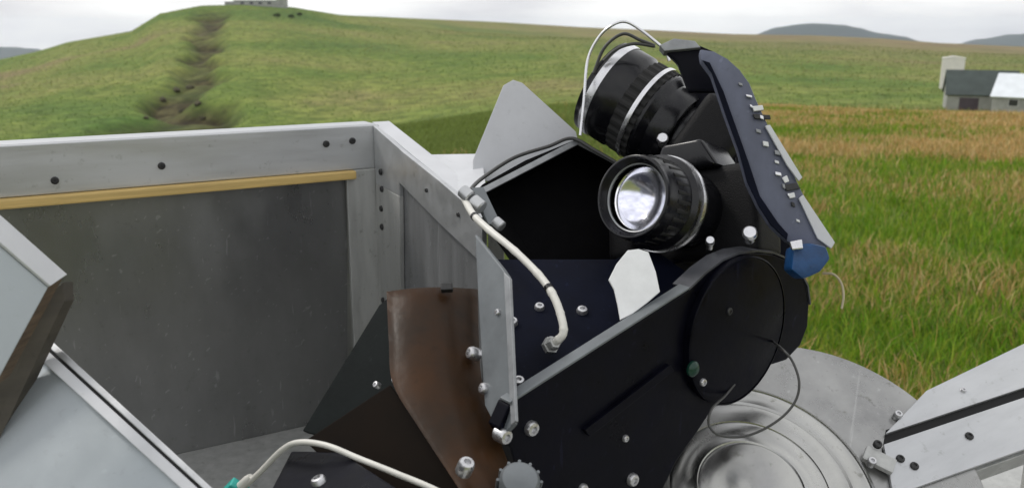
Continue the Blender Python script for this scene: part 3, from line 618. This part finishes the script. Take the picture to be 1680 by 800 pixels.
# ------------------------------------------------------------------ turntable and rail
TN = Vector((0.05, -math.sin(R(33)), math.cos(R(33)))).normalized()
TC = P(1338, 796, .80); TPL = (TC, TN)
tt = thing('turntable', 'tilted round machined aluminium turntable beside the black yoke', 'turntable', (TC.x, TC.y, BT))
rp = 285 / F * .80; MT = frame(TC, TN)
link('outer_plate', lathe([(0, -.010), (rp - .0006, -.010), (rp, -.009), (rp, -.0012), (rp - .0012, 0), (0, 0)], MT, 128), M_TURN, tt, 30)
IC = on_plane(1228, 812, TC + TN * .022, TN); MI = frame(IC, TN); ri = 222 / F * (IC - EYE).dot(FW)
pr = [(0, -.0197), (ri - .0005, -.0197), (ri, -.0192), (ri, -.004), (ri - .004, 0)]
for a_, h_ in [(.95, -.0006), (.80, 0.0), (.785, -.0012), (.60, -.0005), (.42, .0002), (.40, -.0008)]:   # turned steps of the machined face
    pr += [(ri * (pr[-1][0] / ri * (1 - k_) + a_ * k_), -.016 * 0 + pr[-1][1] + .0016 * k_) for k_ in (.5, 1)]; pr += [(ri * a_ - .0006, pr[-1][1] + h_ * 1.5), (ri * a_ - .004, pr[-1][1] + h_ * 1.5 + .0010)]
pr += [(0, pr[-1][1])]
dm = lathe(pr, Matrix.Identity(4), 160); dm.materials.append(M_SPUN); dm.shade_smooth(); dm.set_sharp_from_angle(angle=R(30))
do = bpy.data.objects.new('machined_disc', dm); COL.objects.link(do); do.parent = tt; do.matrix_local = Matrix.Translation(-ROOT[tt]) @ MI; ROOT[do] = ROOT[tt]
link('tilt_bearing', lathe([(0, -.045), (.070, -.045), (.070, -.0105), (0, -.0105)], MT, 64), M_ALUD, tt, 40)
q = TC - TN * .03; link('pedestal', box_mesh(Vector((q.x - .05, q.y - .01, BT)), Vector((.10, 0, 0)), Vector((0, .07, 0)), Vector((0, 0, q.z - BT)), .003), M_ALUD, tt)
# rail: two flat bars with a dark slot between, in the plane of the plate
RPL = (TC + TN * .0045, TN)
op = lambda x, y: on_plane(x, y, *RPL)
e1, e2, s1, s2, s3, s4, f1, f2 = op(1520, 640), op(1680, 563), op(1452, 711), op(1680, 635), op(1450, 728), op(1680, 651), op(1466, 812), op(1680, 736)
rail = thing('slotted_rail', 'pair of flat aluminium bars with a dark slot joined to the turntable', 'rail', (s2.x, s2.y, BT))
ex = lambda a, b, k: a + (b - a) * k
K = 1.7
def bar(name, q, h, m): return link(name, mesh_of(prism(q, -TN * h, .0008)), m, rail)
bar('far_bar', [e1, ex(e1, e2, K), ex(s1, s2, K), s1], .004, M_ALU)
bar('near_bar', [s3, ex(s3, s4, K), ex(f1, f2, K), f1], .004, M_ALU)
bar('slot_channel', [q - TN * .0042 for q in [ex(s1, s2, .01) + (s1 - s3) * .6, ex(s1, s2, K) + (s1 - s3) * .6, ex(s3, s4, K) + (s3 - s1) * .6, s3 + (s3 - s1) * .6]], .010, M_RUBBER)
bar('side_web', [q - TN * .0145 for q in [ex(e1, e2, .45), ex(e1, e2, K), ex(f1, f2, K), ex(f1, f2, .3)]], .03, M_ALUD)
q = ex(s1, s2, 1.35); link('rail_foot', box_mesh(Vector((q.x - .02, q.y - .02, BT)), Vector((.04, 0, 0)), Vector((0, .04, 0)), Vector((0, 0, q.z - .045 - BT)), .001), M_ALUD, rail)
for x, y, m_ in [(1473, 680, SM_ZINC), (1500, 764, SM_DARK), (1477, 752, SM_DARK), (1580, 640, SM_ZINC_S), (1590, 715, SM_DARK)]: screw(x, y, RPL, rail, m_)
# small clamp block at the slot's end
CPL = (TC + TN * .017, TN); q = on_plane(1440, 757, TC + TN * .0048, TN)
cb = thing('clamp_block', 'small worn metal clamp block bolted at the end of the rail slot', 'clamp', q)
cx_ = (on_plane(1450, 770, *CPL) - on_plane(1400, 745, *CPL)).normalized(); cy_ = TN.cross(cx_)
link('block', box_mesh(q - cx_ * .014 - cy_ * .008, cx_ * .028, cy_ * .016, TN * .006, .0015), M_ALUD, cb)
screw(1430, 757, (q + TN * .006, TN), cb, SM_ZINC); screw(1440, 728, (TC + TN * .0121, TN), cb, SM_DARK)

# ------------------------------------------------------------------ black yoke and camera tray
mount = thing('camera_mount', 'black tilted camera tray and rounded yoke with grey end plate and slate cover', 'camera mount', (0.16, 0.70, BT))
YA = P(835, 665, .60); YB = P(1130, 475, .70); YP = vplane(YA, YB)
arc = [(1130, 476), (1158, 449), (1185, 429), (1212, 418), (1240, 414), (1268, 417), (1292, 427), (1311, 445), (1323, 470), (1327, 500), (1325, 535), (1313, 566), (1290, 590), (1240, 606), (1200, 634), (1172, 665), (1146, 705), (1110, 756), (1086, 805), (1070, 850), (862, 850), (850, 780), (838, 735), (818, 702), (835, 664)]
slab('yoke_arm', arc, YP, 0.012, M_BLACK, mount, 0.0012, smooth=None)
# far arm, parallel
yn = YP[1] if YP[1].dot(YA - EYE) > 0 else -YP[1]
far_pts = [on_plane(x, y, *YP) + yn * 0.075 for x, y in [(1180, 470), (1240, 455), (1290, 475), (1310, 520), (1290, 570), (1200, 610), (1150, 690), (1120, 760), (1010, 800), (960, 690), (1100, 560)]]
link('yoke_arm', mesh_of(prism(far_pts, yn * 0.010, .001)), M_BLACK, mount)
# yoke column down to the turntable and the bench
fc = on_plane(1000, 850, *YP); q = Vector((fc.x, fc.y, BT))
yx = Vector((-YP[1].y, YP[1].x, 0)); yx = yx if yx.x > 0 else -yx
link('yoke_column', box_mesh(q - yx * .10 + yn * .0125, yx * .15, yn * .055, Z * (fc.z - BT + .05), .003), M_BLACK, mount)
for x, y, s in [(870, 701, 1.35), (826, 714, 1.35), (1036, 785, 1.3), (1025, 718, .7), (955, 800, 1.0)]: screw(x, y, YP, mount, SM_ZINC, 'screw', s)
DRP = (YP[0] - yn * .0066, YP[1]); screw(1152, 626, DRP, mount, SM_ZINC, 'screw', .8); screw(1196, 510, DRP, mount, SM_DARK, 'screw', .8)
# rounded boss and indicator on the arm
bm_c = on_plane(1135, 604, YP[0] - yn * .0066, YP[1]); BMx = frame(bm_c, -yn)
link('indicator_lens', lathe([(0, 0), (.0065, 0), (.0065, .002), (.004, .0045), (0, .005)], BMx, 20), M_GREEN, mount, 40)
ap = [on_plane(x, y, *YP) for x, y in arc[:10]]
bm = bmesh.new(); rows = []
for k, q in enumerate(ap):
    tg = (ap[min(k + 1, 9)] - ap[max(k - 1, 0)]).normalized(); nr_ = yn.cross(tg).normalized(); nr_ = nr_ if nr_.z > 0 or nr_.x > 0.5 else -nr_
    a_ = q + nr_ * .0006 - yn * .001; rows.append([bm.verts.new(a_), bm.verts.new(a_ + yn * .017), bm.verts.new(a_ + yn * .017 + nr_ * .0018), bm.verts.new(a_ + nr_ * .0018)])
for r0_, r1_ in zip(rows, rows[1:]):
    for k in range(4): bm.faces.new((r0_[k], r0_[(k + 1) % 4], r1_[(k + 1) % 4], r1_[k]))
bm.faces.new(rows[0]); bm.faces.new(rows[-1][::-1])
link('yoke_edge_highlight', mesh_of(bm), M_HIGHLIGHT, mount, 40)  # strip added to paint the sky highlight along the arched edge
dc = on_plane(1203, 540, *YP); DM = frame(dc, -yn); rd = 122 / F * (dc - EYE).dot(FW)
link('tilt_drum', lathe([(0, 0), (rd, 0), (rd, .006), (rd - .003, .0066), (0, .0066)], DM, 96), M_BLACK, mount, 30)
link('drum_rim', lathe([(rd + .0003, .0005), (rd + .0016, .0005), (rd + .0016, .0062), (rd + .0003, .0068)], DM, 96), M_BLACK, mount, 40)
slab('stiffener_rib', [(960, 705), (1100, 598), (1106, 608), (968, 716)], (YP[0] - yn * .004, YP[1]), 0.004, M_BLACK, mount, .0006)
# inclined navy plate and a grey lip painting the sky-lit edge of the arm
NV = plane3((838, 672, .625), (1125, 482, .735), (812, 430, .76))
slab('tray_plate', [(832, 690), (1128, 486), (1150, 462), (1060, 400), (1010, 425), (795, 425), (790, 470)], NV, 0.004, M_NAVY, mount, .0006)
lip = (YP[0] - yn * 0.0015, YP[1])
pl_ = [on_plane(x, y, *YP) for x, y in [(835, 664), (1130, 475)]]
link('tray_lip_highlight', mesh_of(prism([pl_[0] + Z * .0008 - yn * .001, pl_[1] + Z * .0008 - yn * .001, pl_[1] + Z * .0008 + yn * .010, pl_[0] + Z * .0008 + yn * .010], Z * .0018, .0004)), M_PLATE, mount)
for x, y, s in [(885, 505, 1.0), (840, 530, 1.15), (955, 511, 1.1), (851, 627, 1.1), (905, 562, 1.1)]: screw(x, y, NV, mount, SM_ZINC, 'screw', s)
# grey end plate
EPp = plane3((783, 388, .70), (830, 445, .655), (842, 692, .595))
slab('end_plate', [(779, 384), (824, 440), (832, 452), (842, 694), (822, 716), (795, 664), (786, 520)], EPp, 0.004, M_PLATE, mount, .0008)
slab('end_plate_flange', [(826, 446), (836, 456), (846, 690), (838, 696)], (EPp[0] + (EYE - EPp[0]).normalized() * .003, EPp[1]), 0.0025, M_EDGE, mount, .0004)
for x, y, s in [(776, 579, 1.2), (795, 637, 1.0), (818, 512, .6)]: screw(x, y, EPp, mount, SM_ZINC, 'screw', s)
# hollow black shroud
SHP = plane3((772, 322, .80), (940, 234, .90), (830, 440, .76))
hood = [(773, 322), (792, 302), (862, 263), (940, 231), (1015, 270), (1040, 300), (1060, 420), (1010, 446), (850, 446), (812, 392)]
o3 = [on_plane(x, y, *SHP) for x, y in hood]; sn = SHP[1] if SHP[1].dot(o3[0] - EYE) > 0 else -SHP[1]
sdir = (FW + RT * .28 + Vector((0, 0, .02))).normalized()
def ring_shell(name, pts, inset, depth, m, parent, off=0.0):
    bm = bmesh.new(); n_ = len(pts); c_ = sum(pts, Vector()) / n_
    ins = [p_ + (c_ - p_).normalized() * inset for p_ in pts]
    A = [bm.verts.new(p_ + sdir * off) for p_ in pts]; B_ = [bm.verts.new(p_ + sdir * off) for p_ in ins]
    C_ = [bm.verts.new(p_ + sdir * (off + depth)) for p_ in pts]; D = [bm.verts.new(p_ + sdir * (off + depth)) for p_ in ins]
    for i in range(n_):
        j = (i + 1) % n_
        bm.faces.new((A[i], A[j], B_[j], B_[i])); bm.faces.new((B_[i], B_[j], D[j], D[i])); bm.faces.new((A[j], A[i], C_[i], C_[j])); bm.faces.new((C_[i], D[i], D[j], C_[j]))
    return link(name, mesh_of(bm), m, parent)
ring_shell('shroud_wall', o3, 0.004, 0.07, M_FLOCK, mount)
link('shroud_back', mesh_of(prism([p_ + sdir * .0702 for p_ in o3], sdir * .003)), M_FLOCK, mount)
# light angle trim round the shroud mouth
def edge_bar(name, a, b, w_, d_, m_, parent=mount):
    a, b = on_plane(*a, *SHP), on_plane(*b, *SHP); dr = (b - a).normalized(); s_ = sn.cross(dr).normalized(); s_ = s_ if s_.z > 0 else -s_
    return link(name, mesh_of(prism([a - sn * .0006, b - sn * .0006, b - sn * .0006 - s_ * w_, a - sn * .0006 - s_ * w_], -sn * d_, .0004)), m_, parent)
edge_bar('shroud_trim', (775, 318), (942, 232), .006, .002, M_EDGE); edge_bar('shroud_trim', (944, 233), (1016, 271), .0035, .002, M_EDGE)
edge_bar('shroud_trim', (772, 312), (800, 372), .012, .003, M_PLATE)
# hinge knuckle at the shroud's lower left
for (x, y, s_) in [(765, 318, .006), (783, 335, .0065), (818, 367, .005)]:
    c_ = on_plane(x, y, SHP[0] - sn * .008, SHP[1]); link('hinge_knuckle', lathe([(0, -s_), (s_ * .8, -s_), (s_, -s_ * .8), (s_, s_ * .8), (s_ * .8, s_), (0, s_)], frame(c_, Vector((.7, -.5, -.5))), 20), M_ALU, mount, 40)
# slate-blue curved cover behind the cameras
cov = [(1148, 80), (1172, 84), (1194, 96), (1214, 114), (1230, 136), (1243, 168), (1264, 212), (1292, 262), (1318, 318), (1345, 362), (1364, 398), (1352, 412), (1318, 408), (1292, 396), (1266, 372), (1244, 338), (1226, 300), (1212, 248), (1190, 188), (1168, 122), (1150, 98)]
CVP = plane3((1120, 80, .86), (1350, 400, .76), (1180, 180, .81))
c0, cn = CVP
CVP = (P(1220, 230, .735), (Vector((-.12, -.95, .28))).normalized())
cover = slab('slate_cover', cov, CVP, 0.016, M_SLATE, mount, .0025, smooth=40)
cvn = CVP[1] if CVP[1].dot(CVP[0] - EYE) > 0 else -CVP[1]
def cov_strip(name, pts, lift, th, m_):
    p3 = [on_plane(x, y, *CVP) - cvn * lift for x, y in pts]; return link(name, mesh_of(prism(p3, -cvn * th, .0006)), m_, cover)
cov_strip('cover_rim_highlight', [(1254, 208), (1262, 206), (1315, 292), (1309, 298), (1290, 272)], .0003, .004, M_WHITE)  # white strips paint the light caught by the metal rim
cov_strip('cover_rim_highlight', [(1309, 326), (1316, 320), (1368, 398), (1362, 408), (1340, 392)], .0003, .004, M_WHITE)
cov_strip('cover_clip', [(1233, 176), (1250, 174), (1252, 182), (1236, 184)], .0003, .004, M_CARD)
cov_strip('cover_clip', [(1234, 188), (1262, 190), (1264, 197), (1238, 196)], .0003, .003, M_HOLE)
cov_strip('cover_clip', [(1282, 292), (1290, 288), (1294, 298), (1287, 301)], .0003, .003, M_CARD)
cov_strip('cover_clip', [(1284, 304), (1306, 300), (1312, 310), (1290, 314)], .0003, .003, M_HOLE)
cov_strip('cover_clip', [(1292, 318), (1302, 316), (1304, 324), (1295, 326)], .0003, .003, M_CARD)
cov_strip('cover_inner_edge', [(1152, 100), (1164, 104), (1186, 150), (1206, 206), (1228, 268), (1246, 322), (1276, 366), (1292, 384), (1290, 394), (1264, 370), (1243, 337), (1225, 299), (1211, 247), (1189, 187), (1167, 121)], .0003, .0025, M_NAVY)
cr_ = random.Random(4)
for k in range(13):
    f = k / 12; cx0 = 1224 + 96 * f + cr_.uniform(-14, 4); cy0 = 142 + 215 * f + cr_.uniform(-5, 5); w0, h0 = cr_.uniform(2, 5), cr_.uniform(2, 4)
    cov_strip('cover_component', [(cx0 - w0, cy0 - h0), (cx0 + w0, cy0 - h0 + 2), (cx0 + w0 + 1, cy0 + h0 + 2), (cx0 - w0 + 1, cy0 + h0)], .0003, cr_.uniform(.0015, .004), cr_.choice([M_CARD, M_HOLE, M_SILV, M_EDGE, M_NAVY]))
slab('cover_hook', [(1086, 78), (1106, 67), (1140, 71), (1176, 86), (1180, 150), (1130, 150), (1112, 104)], (P(1130, 100, .79), CVP[1]), .010, M_BLACK, mount, .002)
slab('hook_cap', [(1082, 74), (1106, 63), (1140, 67), (1150, 78), (1112, 82), (1090, 84)], (P(1115, 72, .785), CVP[1]), .018, M_EDGE, mount, .001)
slab('blue_end_block', [(1302, 404), (1328, 398), (1356, 404), (1363, 424), (1346, 446), (1318, 458), (1298, 442)], (P(1330, 425, .70), CVP[1]), 0.035, M_BLUE, mount, .003, smooth=40)
slab('block_buckle', [(1296, 396), (1316, 392), (1318, 408), (1300, 410)], (P(1306, 400, .694), CVP[1]), 0.006, M_SILV, mount, .001)
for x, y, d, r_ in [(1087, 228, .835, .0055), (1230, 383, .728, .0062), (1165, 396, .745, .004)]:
    link('glint_stud', lathe([(0, -.012), (r_ * .7, -.012), (r_ * .7, -.002), (r_, -.001), (r_, .002), (r_ * .8, .0035), (0, .0035)], frame(P(x, y, d), (EYE - P(x, y, d)) + Vector((0, 0, .4))), 20), M_SILV, mount, 40)  # silver studs added as bright highlights around the cameras
# bracket joining cover, cameras and yoke
slab('camera_bracket', [(1130, 120), (1170, 118), (1215, 250), (1230, 305), (1300, 400), (1290, 440), (1180, 440), (1160, 330), (1150, 240)], (P(1200, 300, .86), CVP[1]), 0.014, M_BLACK, mount, .002)

# ------------------------------------------------------------------ two cameras
def rounded_box(M, x0, x1, y0, y1, z0, z1, bev, seg=3):
    pts = [M @ Vector(p_) for p_ in [(x0, y0, z0), (x1, y0, z0), (x1, y1, z0), (x0, y1, z0)]]
    return mesh_of(prism(pts, M.to_3x3() @ Vector((0, 0, z1 - z0)), bev, seg))
def dslr(name, label, front, axis, xh, length, rad, sil, prof=None, dish=False, sx=0.0):
    axis = axis.normalized(); mnt = front - axis * length; ML = frame(mnt, axis, xh); M = ML @ Matrix.Translation((sx, 0, 0))
    t = thing(name, label, 'camera', mnt - axis * .04, 'cameras on the tilted mount')
    body = link('body', rounded_box(M, -.066, .066, -.046, .038, -.058, -.008, .009), M_CAM, t, 50)
    link('grip', rounded_box(M, -.078, -.046, -.045, .030, -.05, .012, .011), M_CAM, t, 50)
    link('prism_hump', mesh_of(prism([M @ Vector(p_) for p_ in [(-.034, .036, -.05), (.034, .036, -.05), (.02, .062, -.046), (-.02, .062, -.046)]], M.to_3x3() @ Vector((0, 0, .05)), .005, 3)), M_CAMG, t, 50)
    link('mode_dial', lathe([(0, .038), (.011, .038), (.011, .046), (.010, .047), (0, .047)], M @ Matrix.Translation((.048, 0, -.032)) @ Matrix.Rotation(R(-90), 4, 'X'), 24), M_CAMG, t, 40)
    link('shutter_button', lathe([(0, .0), (.006, .0), (.006, .003), (0, .004)], M @ Matrix.Translation((-.062, .030, -.008)) @ Matrix.Rotation(R(-90), 4, 'X'), 20), M_SILV, t, 40)
    link('strap_lug', tube([M @ Vector((.068, .028 + .005 * math.cos(k * math.pi / 6), -.03 + .006 * math.sin(k * math.pi / 6))) for k in range(12)], .0012, 6, True), M_SILV, t, 60)
    M = ML
    link('mount_ring', lathe([(.027, -.0085), (.034, -.0085), (.034, -.002), (.0335, 0), (.027, 0)], M, 56), M_CAMG, t, 40)
    L_ = length; r = rad
    lens = link('lens_barrel', lathe([(.025, .0003), (r * .80, .0003), (r * .84, .004), (r * .84, L_ * .22), (r * .95, L_ * .30), (r * .95, L_ * .62), (r, L_ * .66), (r, L_ * .93), (r * .985, L_ * .955)] if prof is None else [(.025, .0003)] + [(r * a_, L_ * b_) for a_, b_ in prof], M, 64), M_CAMG, t, 35)
    for z, k_, w_ in sil:
        link('silver_ring', lathe([(r * .8, L_ * z - w_), (r * k_ * .996, L_ * z - w_), (r * k_, L_ * z), (r * k_ * .996, L_ * z + w_), (r * .8, L_ * z + w_)], M, 64), M_SILV, lens, 40)
    # ribbed focus ring
    bm = bmesh.new(); nr = 60; z0, z1 = (L_ * .335, L_ * .585) if prof is None else (L_ * .62, L_ * .84); fr = 1.0 if prof is None else 1.075
    rr = []
    for z in (z0, z1): rr.append([bm.verts.new(M @ Vector(((r * fr * (.985 if k % 4 < 2 else .955)) * math.cos(k * math.pi / nr), (r * fr * (.985 if k % 4 < 2 else .955)) * math.sin(k * math.pi / nr), z))) for k in range(2 * nr)])
    inn = [[bm.verts.new(M @ Vector((r * .93 * math.cos(k * math.pi / nr), r * .93 * math.sin(k * math.pi / nr), z))) for k in range(2 * nr)] for z in (z0, z1)]
    for k in range(2 * nr):
        j = (k + 1) % (2 * nr); bm.faces.new((rr[0][k], rr[0][j], rr[1][j], rr[1][k])); bm.faces.new((inn[0][k], inn[0][j], rr[0][j], rr[0][k])); bm.faces.new((rr[1][k], rr[1][j], inn[1][j], inn[1][k]))
    link('focus_ring', mesh_of(bm), M_RUBBER, lens)
    link('front_rim', lathe([(r * .985, L_ * .955), (r * .985, L_ * .995), (r * .965, L_), (r * .93, L_), (r * .91, L_ * .985), (r * .86, L_ * .93), (r * .80, L_ * .90), (r * .79, L_ * .88)], M, 64), M_CAMG, lens, 30)
    link('inner_ring', lathe([(r * .79, L_ * .903), (r * .815, L_ * .915), (r * .82, L_ * .920), (r * .79, L_ * .912)], M, 64), M_EDGE, lens, 40)
    g = [(r * .795 * math.sin(a_), L_ * .865 + r * 1.0 * (math.cos(a_ * .62) - .86)) for a_ in np.linspace(0, math.pi / 2, 12)]
    if dish:
        link('added_reflector', lathe([(r * .76 * k / 10, L_ * .70 + r * .30 * (k / 10) ** 2) for k in range(11)], M, 48), M_DISH, lens, 80)  # concave mirror added behind the glass to give it a white sky reflection
    link('front_glass', lathe([(max(0, a_), b_) for a_, b_ in g], M, 64), M_GLASS, lens, 80)
    return t
ax1 = RT * -.76 + UP * .55 + FW * .34
dslr('digital_camera', 'upper black camera with ribbed lens pointing up and away, turned on its side', P(990, 142, .92), ax1, (RT * .55 + UP * .78), .098, .0505, ((.42, 1.016, .0022), (.89, 1.018, .0040)), sx=-.024)
ax2 = RT * -.66 + UP * .10 + FW * -.74
dslr('digital_camera', 'lower black camera whose shiny front glass shows above the white card', P(1036, 322, .735), ax2, RT, .084, .0355, ((.44, 1.20, .0022),), [(.95, .004), (1.0, .05), (1.0, .30), (1.16, .36), (1.17, .55), (1.06, .60), (1.04, .84), (1.0, .9), (.985, .955)], True)

# ------------------------------------------------------------------ card, cables, wires
c_pl = plane3((1027, 410, .70), (1080, 475, .69), (1016, 512, .675))
tag(slab('white_card', [(1030, 410), (1048, 408), (1064, 413), (1076, 445), (1083, 478), (1062, 496), (1038, 514), (1018, 524), (1014, 500), (1008, 474), (999, 458), (1012, 432)], c_pl, .002, M_CARD, None, .0005), 'blank white card stuck to the navy tray plate below the shiny lens', 'card')
def cable(name, pts, r, m_, label, cat='cable', n_=10, seg=10, closed=False):
    p3 = smooth_path([P(*q) for q in pts], n_); o = link(name, tube(p3, r, seg, closed), m_, None, 60); return tag(o, label, cat)
sc_pts = smooth_path([P(*q) for q in [(760, 322, .80), (775, 350, .765), (800, 375, .74), (845, 412, .71), (885, 452, .685), (908, 485, .668), (921, 520, .657), (924, 546, .652), (912, 560, .655), (903, 566, .664)]], 10)
sc = thing('signal_cable', 'thick ivory cable arching from the box rim into the navy tray', 'cable', sc_pts[-1])
link('sheath', tube(sc_pts, lambda t: .0031 * (1 + .10 * math.sin(t * 61) * (math.sin(t * 61) > .85)), 12), M_CABLE, sc, 60)
gd = (sc_pts[-1] - sc_pts[-4]).normalized(); gm = frame(sc_pts[-1], gd)
link('cable_gland', lathe([(0, -.011), (.0042, -.011), (.0052, -.009), (.0052, -.003), (.0066, -.003), (.0066, .002), (0, .002)], gm, 6), M_ALUD, sc)
for k_ in (12, 46): link('cable_tie', lathe([(.0031, -.0016), (.0037, -.0016), (.0037, .0016), (.0031, .0016)], frame(sc_pts[k_], sc_pts[k_ + 1] - sc_pts[k_ - 1]), 16), M_CAMG, sc)
cable('dark_cable', [(766, 326, .79), (776, 306, .82), (800, 286, .86), (845, 258, .885), (900, 240, .892), (938, 227, .897), (975, 246, .893), (1010, 266, .888)], .0019, M_DWIRE, 'dark cable running along the top edge of the black shroud')
cable('thin_cable', [(385, 812, .64), (425, 775, .63), (462, 738, .62), (490, 725, .61), (535, 730, .595), (590, 752, .58), (650, 776, .565), (720, 806, .55), (790, 850, .53)], .0021, M_CABLE, 'thin pale cable running along the bottom of the open box')
cable('handle_wire', [(952, 222, .86), (958, 165, .86), (964, 100, .86), (982, 62, .855), (1004, 42, .85), (1026, 36, .85), (1052, 50, .85), (1082, 74, .845), (1092, 84, .845), (1098, 100, .845)], .0014, M_SILV, 'bent silver wire loop standing over the upper camera', 'wire')
cable('handle_wire', [(974, 120, .87), (992, 78, .865), (1022, 56, .862), (1050, 66, .86), (1074, 76, .86), (1040, 72, .86), (1010, 82, .862), (990, 100, .865)], .0016, M_DWIRE, 'dark wire loop lying inside the silver wire loop', 'wire')
loop = [(1268, 560, .712), (1283, 572, .700), (1300, 592, .69), (1311, 625, .685), (1306, 655, .685), (1285, 682, .685), (1250, 705, .685), (1215, 716, .685), (1180, 713, .685), (1163, 696, .685), (1168, 670, .69), (1190, 648, .70), (1205, 630, .715)]
dd = lambda x, y: (on_plane(x, y, *DRP) - EYE).dot(FW)
loop[0] = (1268, 560, dd(1268, 560) + .001); loop[-1] = (1205, 630, dd(1205, 630) + .001); loop[-2] = (1190, 648, dd(1190, 648) - .006)
cable('wire_loop', loop, .0010, M_DWIRE, 'dark thin wire coiled in a round loop over the turntable', 'wire', 8, 8)
cable('loose_lead', [(1350, 448, .715), (1368, 450, .71), (1380, 464, .708), (1384, 484, .706), (1381, 506, .706)], .0010, M_TAN, 'thin tan lead hanging from the bright blue block', 'wire')

# ------------------------------------------------------------------ brown curved shade and dark boards inside the box
shd = thing('brown_shade', 'curved brown shade with charcoal side board beside the grey end plate', 'shade', (P(720, 800, .60).x, P(720, 800, .60).y, ZF))
bm = bmesh.new(); NL, NW = 26, 12
lc = smooth_path([Vector((634, 478, .70)), Vector((638, 560, .66)), Vector((645, 630, .63)), Vector((690, 705, .60)), Vector((752, 800, .565)), Vector((800, 880, .54))], 6)
rc = smooth_path([Vector((784, 474, .715)), Vector((786, 560, .68)), Vector((792, 630, .65)), Vector((818, 715, .62)), Vector((850, 800, .59)), Vector((880, 880, .565))], 6)
rows = []
for a, b in zip(lc, rc):
    A, B_ = P(*a), P(*b); row = []
    for j in range(NW + 1):
        f = j / NW; row.append(bm.verts.new(A.lerp(B_, f) - FW * 0.012 * math.sin(math.pi * f) + UP * .003 * math.sin(math.pi * f)))
    rows.append(row)
for r0_, r1_ in zip(rows, rows[1:]):
    for j in range(NW): bm.faces.new((r0_[j], r0_[j + 1], r1_[j + 1], r1_[j]))
bmesh.ops.solidify(bm, geom=list(bm.faces), thickness=.003)
link('curved_sheet', mesh_of(bm), M_BROWN, shd, 50)
CB = plane3((634, 488, .715), (640, 640, .66), (500, 702, .69))
slab('side_board', [(622, 500), (642, 484), (652, 640), (560, 724), (496, 706)], CB, .006, M_CHAR, shd, .0008)
DB = plane3((640, 632, .635), (540, 724, .62), (760, 805, .575))
slab('base_board', [(640, 630), (700, 712), (790, 840), (640, 860), (500, 722)], DB, .006, M_DBROWN, shd, .0008)
for x, y, s in [(655, 621, 1.25), (618, 631, .6)]: screw(x, y, (CB[0] + (EYE - CB[0]).normalized() * .022, CB[1]), shd, SM_ZINC, 'screw', s)
screw(764, 764, plane3((752, 800, .541), (700, 700, .573), (850, 800, .556)), shd, SM_ZINC, 'screw', 1.3)
slab('top_clip', [(722, 463), (742, 463), (743, 474), (723, 475)], plane3((716, 462, .69), (750, 462, .69), (720, 480, .685)), .006, M_HOLE, shd, .001)
for x, y, d in [(735, 600, .70), (700, 690, .66)]:
    q = P(x, y, d); link('stand_post', box_mesh(Vector((q.x - .008, q.y - .008, ZF + .0005)), Vector((.016, 0, 0)), Vector((0, .016, 0)), Vector((0, 0, q.z - ZF)), .001), M_CHAR, shd)
q = P(590, 640, .715); link('board_foot', box_mesh(Vector((q.x - .012, q.y, ZF + .0005)), Vector((.024, 0, 0)), Vector((0, .012, 0)), Vector((0, 0, q.z - ZF - .01)), .001), M_CHAR, shd)
# dark control box at the bottom with connector
cbx = thing('control_box', 'black control box on the box floor below the charcoal board', 'control box', (P(540, 800, .58).x, P(540, 800, .60).y, ZF))
q0 = P(430, 800, .60)
top = [P(478, 738, .63), P(560, 740, .60), P(700, 830, .52), P(420, 850, .55)]
top[2] = on_plane(700, 830, top[0], (top[1] - top[0]).cross(top[3] - top[0]).normalized())
link('case', mesh_of(prism(top, Vector((0, 0, -(min(q.z for q in top) - ZF - .001))), .002)), M_BLACK, cbx)
screw(524, 791, (top[0], (top[1] - top[0]).cross(top[3] - top[0]).normalized()), cbx, SM_ZINC, 'screw', 1.2)
tc_ = thing('cable_plug', 'small teal plug on the end of the thin pale cable', 'plug', P(385, 812, .64))
M_ = frame(P(372, 822, .642), (P(405, 788, .635) - P(372, 822, .642)))
link('plug_body', rounded_box(M_, -.008, .008, -.005, .005, -.012, .018, .0015), M_TEAL, tc_, 40)
link('plug_collar', lathe([(0, .0182), (.004, .0182), (.0035, .026), (.0024, .030), (0, .030)], M_, 16), M_CABLE, tc_, 40)
# screw washers on the bright hub piece under the tray
kn = thing('hand_knob', 'ribbed silver knob below the brown shade at the foot of the black yoke', 'hand knob', P(850, 790, .56))
Mk = frame(P(852, 790, .555), (EYE - P(852, 790, .555)) + Vector((0.1, 0, .5)))
link('knob_cap', lathe([(0, -.02), (.012, -.02), (.013, .002), (.011, .005), (.005, .006), (0, .006)], Mk, 24), M_PLATE, kn, 40)
for k in range(12):
    an = k * math.pi / 6; link('grip_rib', tube([Mk @ Vector((.0133 * math.cos(an), .0133 * math.sin(an), -.016)), Mk @ Vector((.0137 * math.cos(an), .0137 * math.sin(an), .002))], .0011, 6), M_PLATE, kn)

# ------------------------------------------------------------------ haze
hz = bpy.data.meshes.new('haze'); bm = bmesh.new(); bmesh.ops.create_cube(bm, size=1)
for v in bm.verts: v.co = Vector((v.co.x * 18800, v.co.y * 18800, -340 + (v.co.z + .5) * 430))
bm.to_mesh(hz); bm.free(); ho = bpy.data.objects.new('haze', hz); COL.objects.link(ho); ho['kind'] = 'stuff'
ho['label'] = 'thin pale haze over the moor'; 
hm = bpy.data.materials.new('haze'); hm.use_nodes = True; hm.node_tree.nodes.clear()
pv = hm.node_tree.nodes.new('ShaderNodeVolumePrincipled'); om = hm.node_tree.nodes.new('ShaderNodeOutputMaterial')
pv.inputs['Color'].default_value = (0.86, 0.93, 1.0, 1); pv.inputs['Density'].default_value = 7.0e-5; pv.inputs['Anisotropy'].default_value = 0.2
hm.node_tree.links.new(pv.outputs[0], om.inputs['Volume']); hz.materials.append(hm)
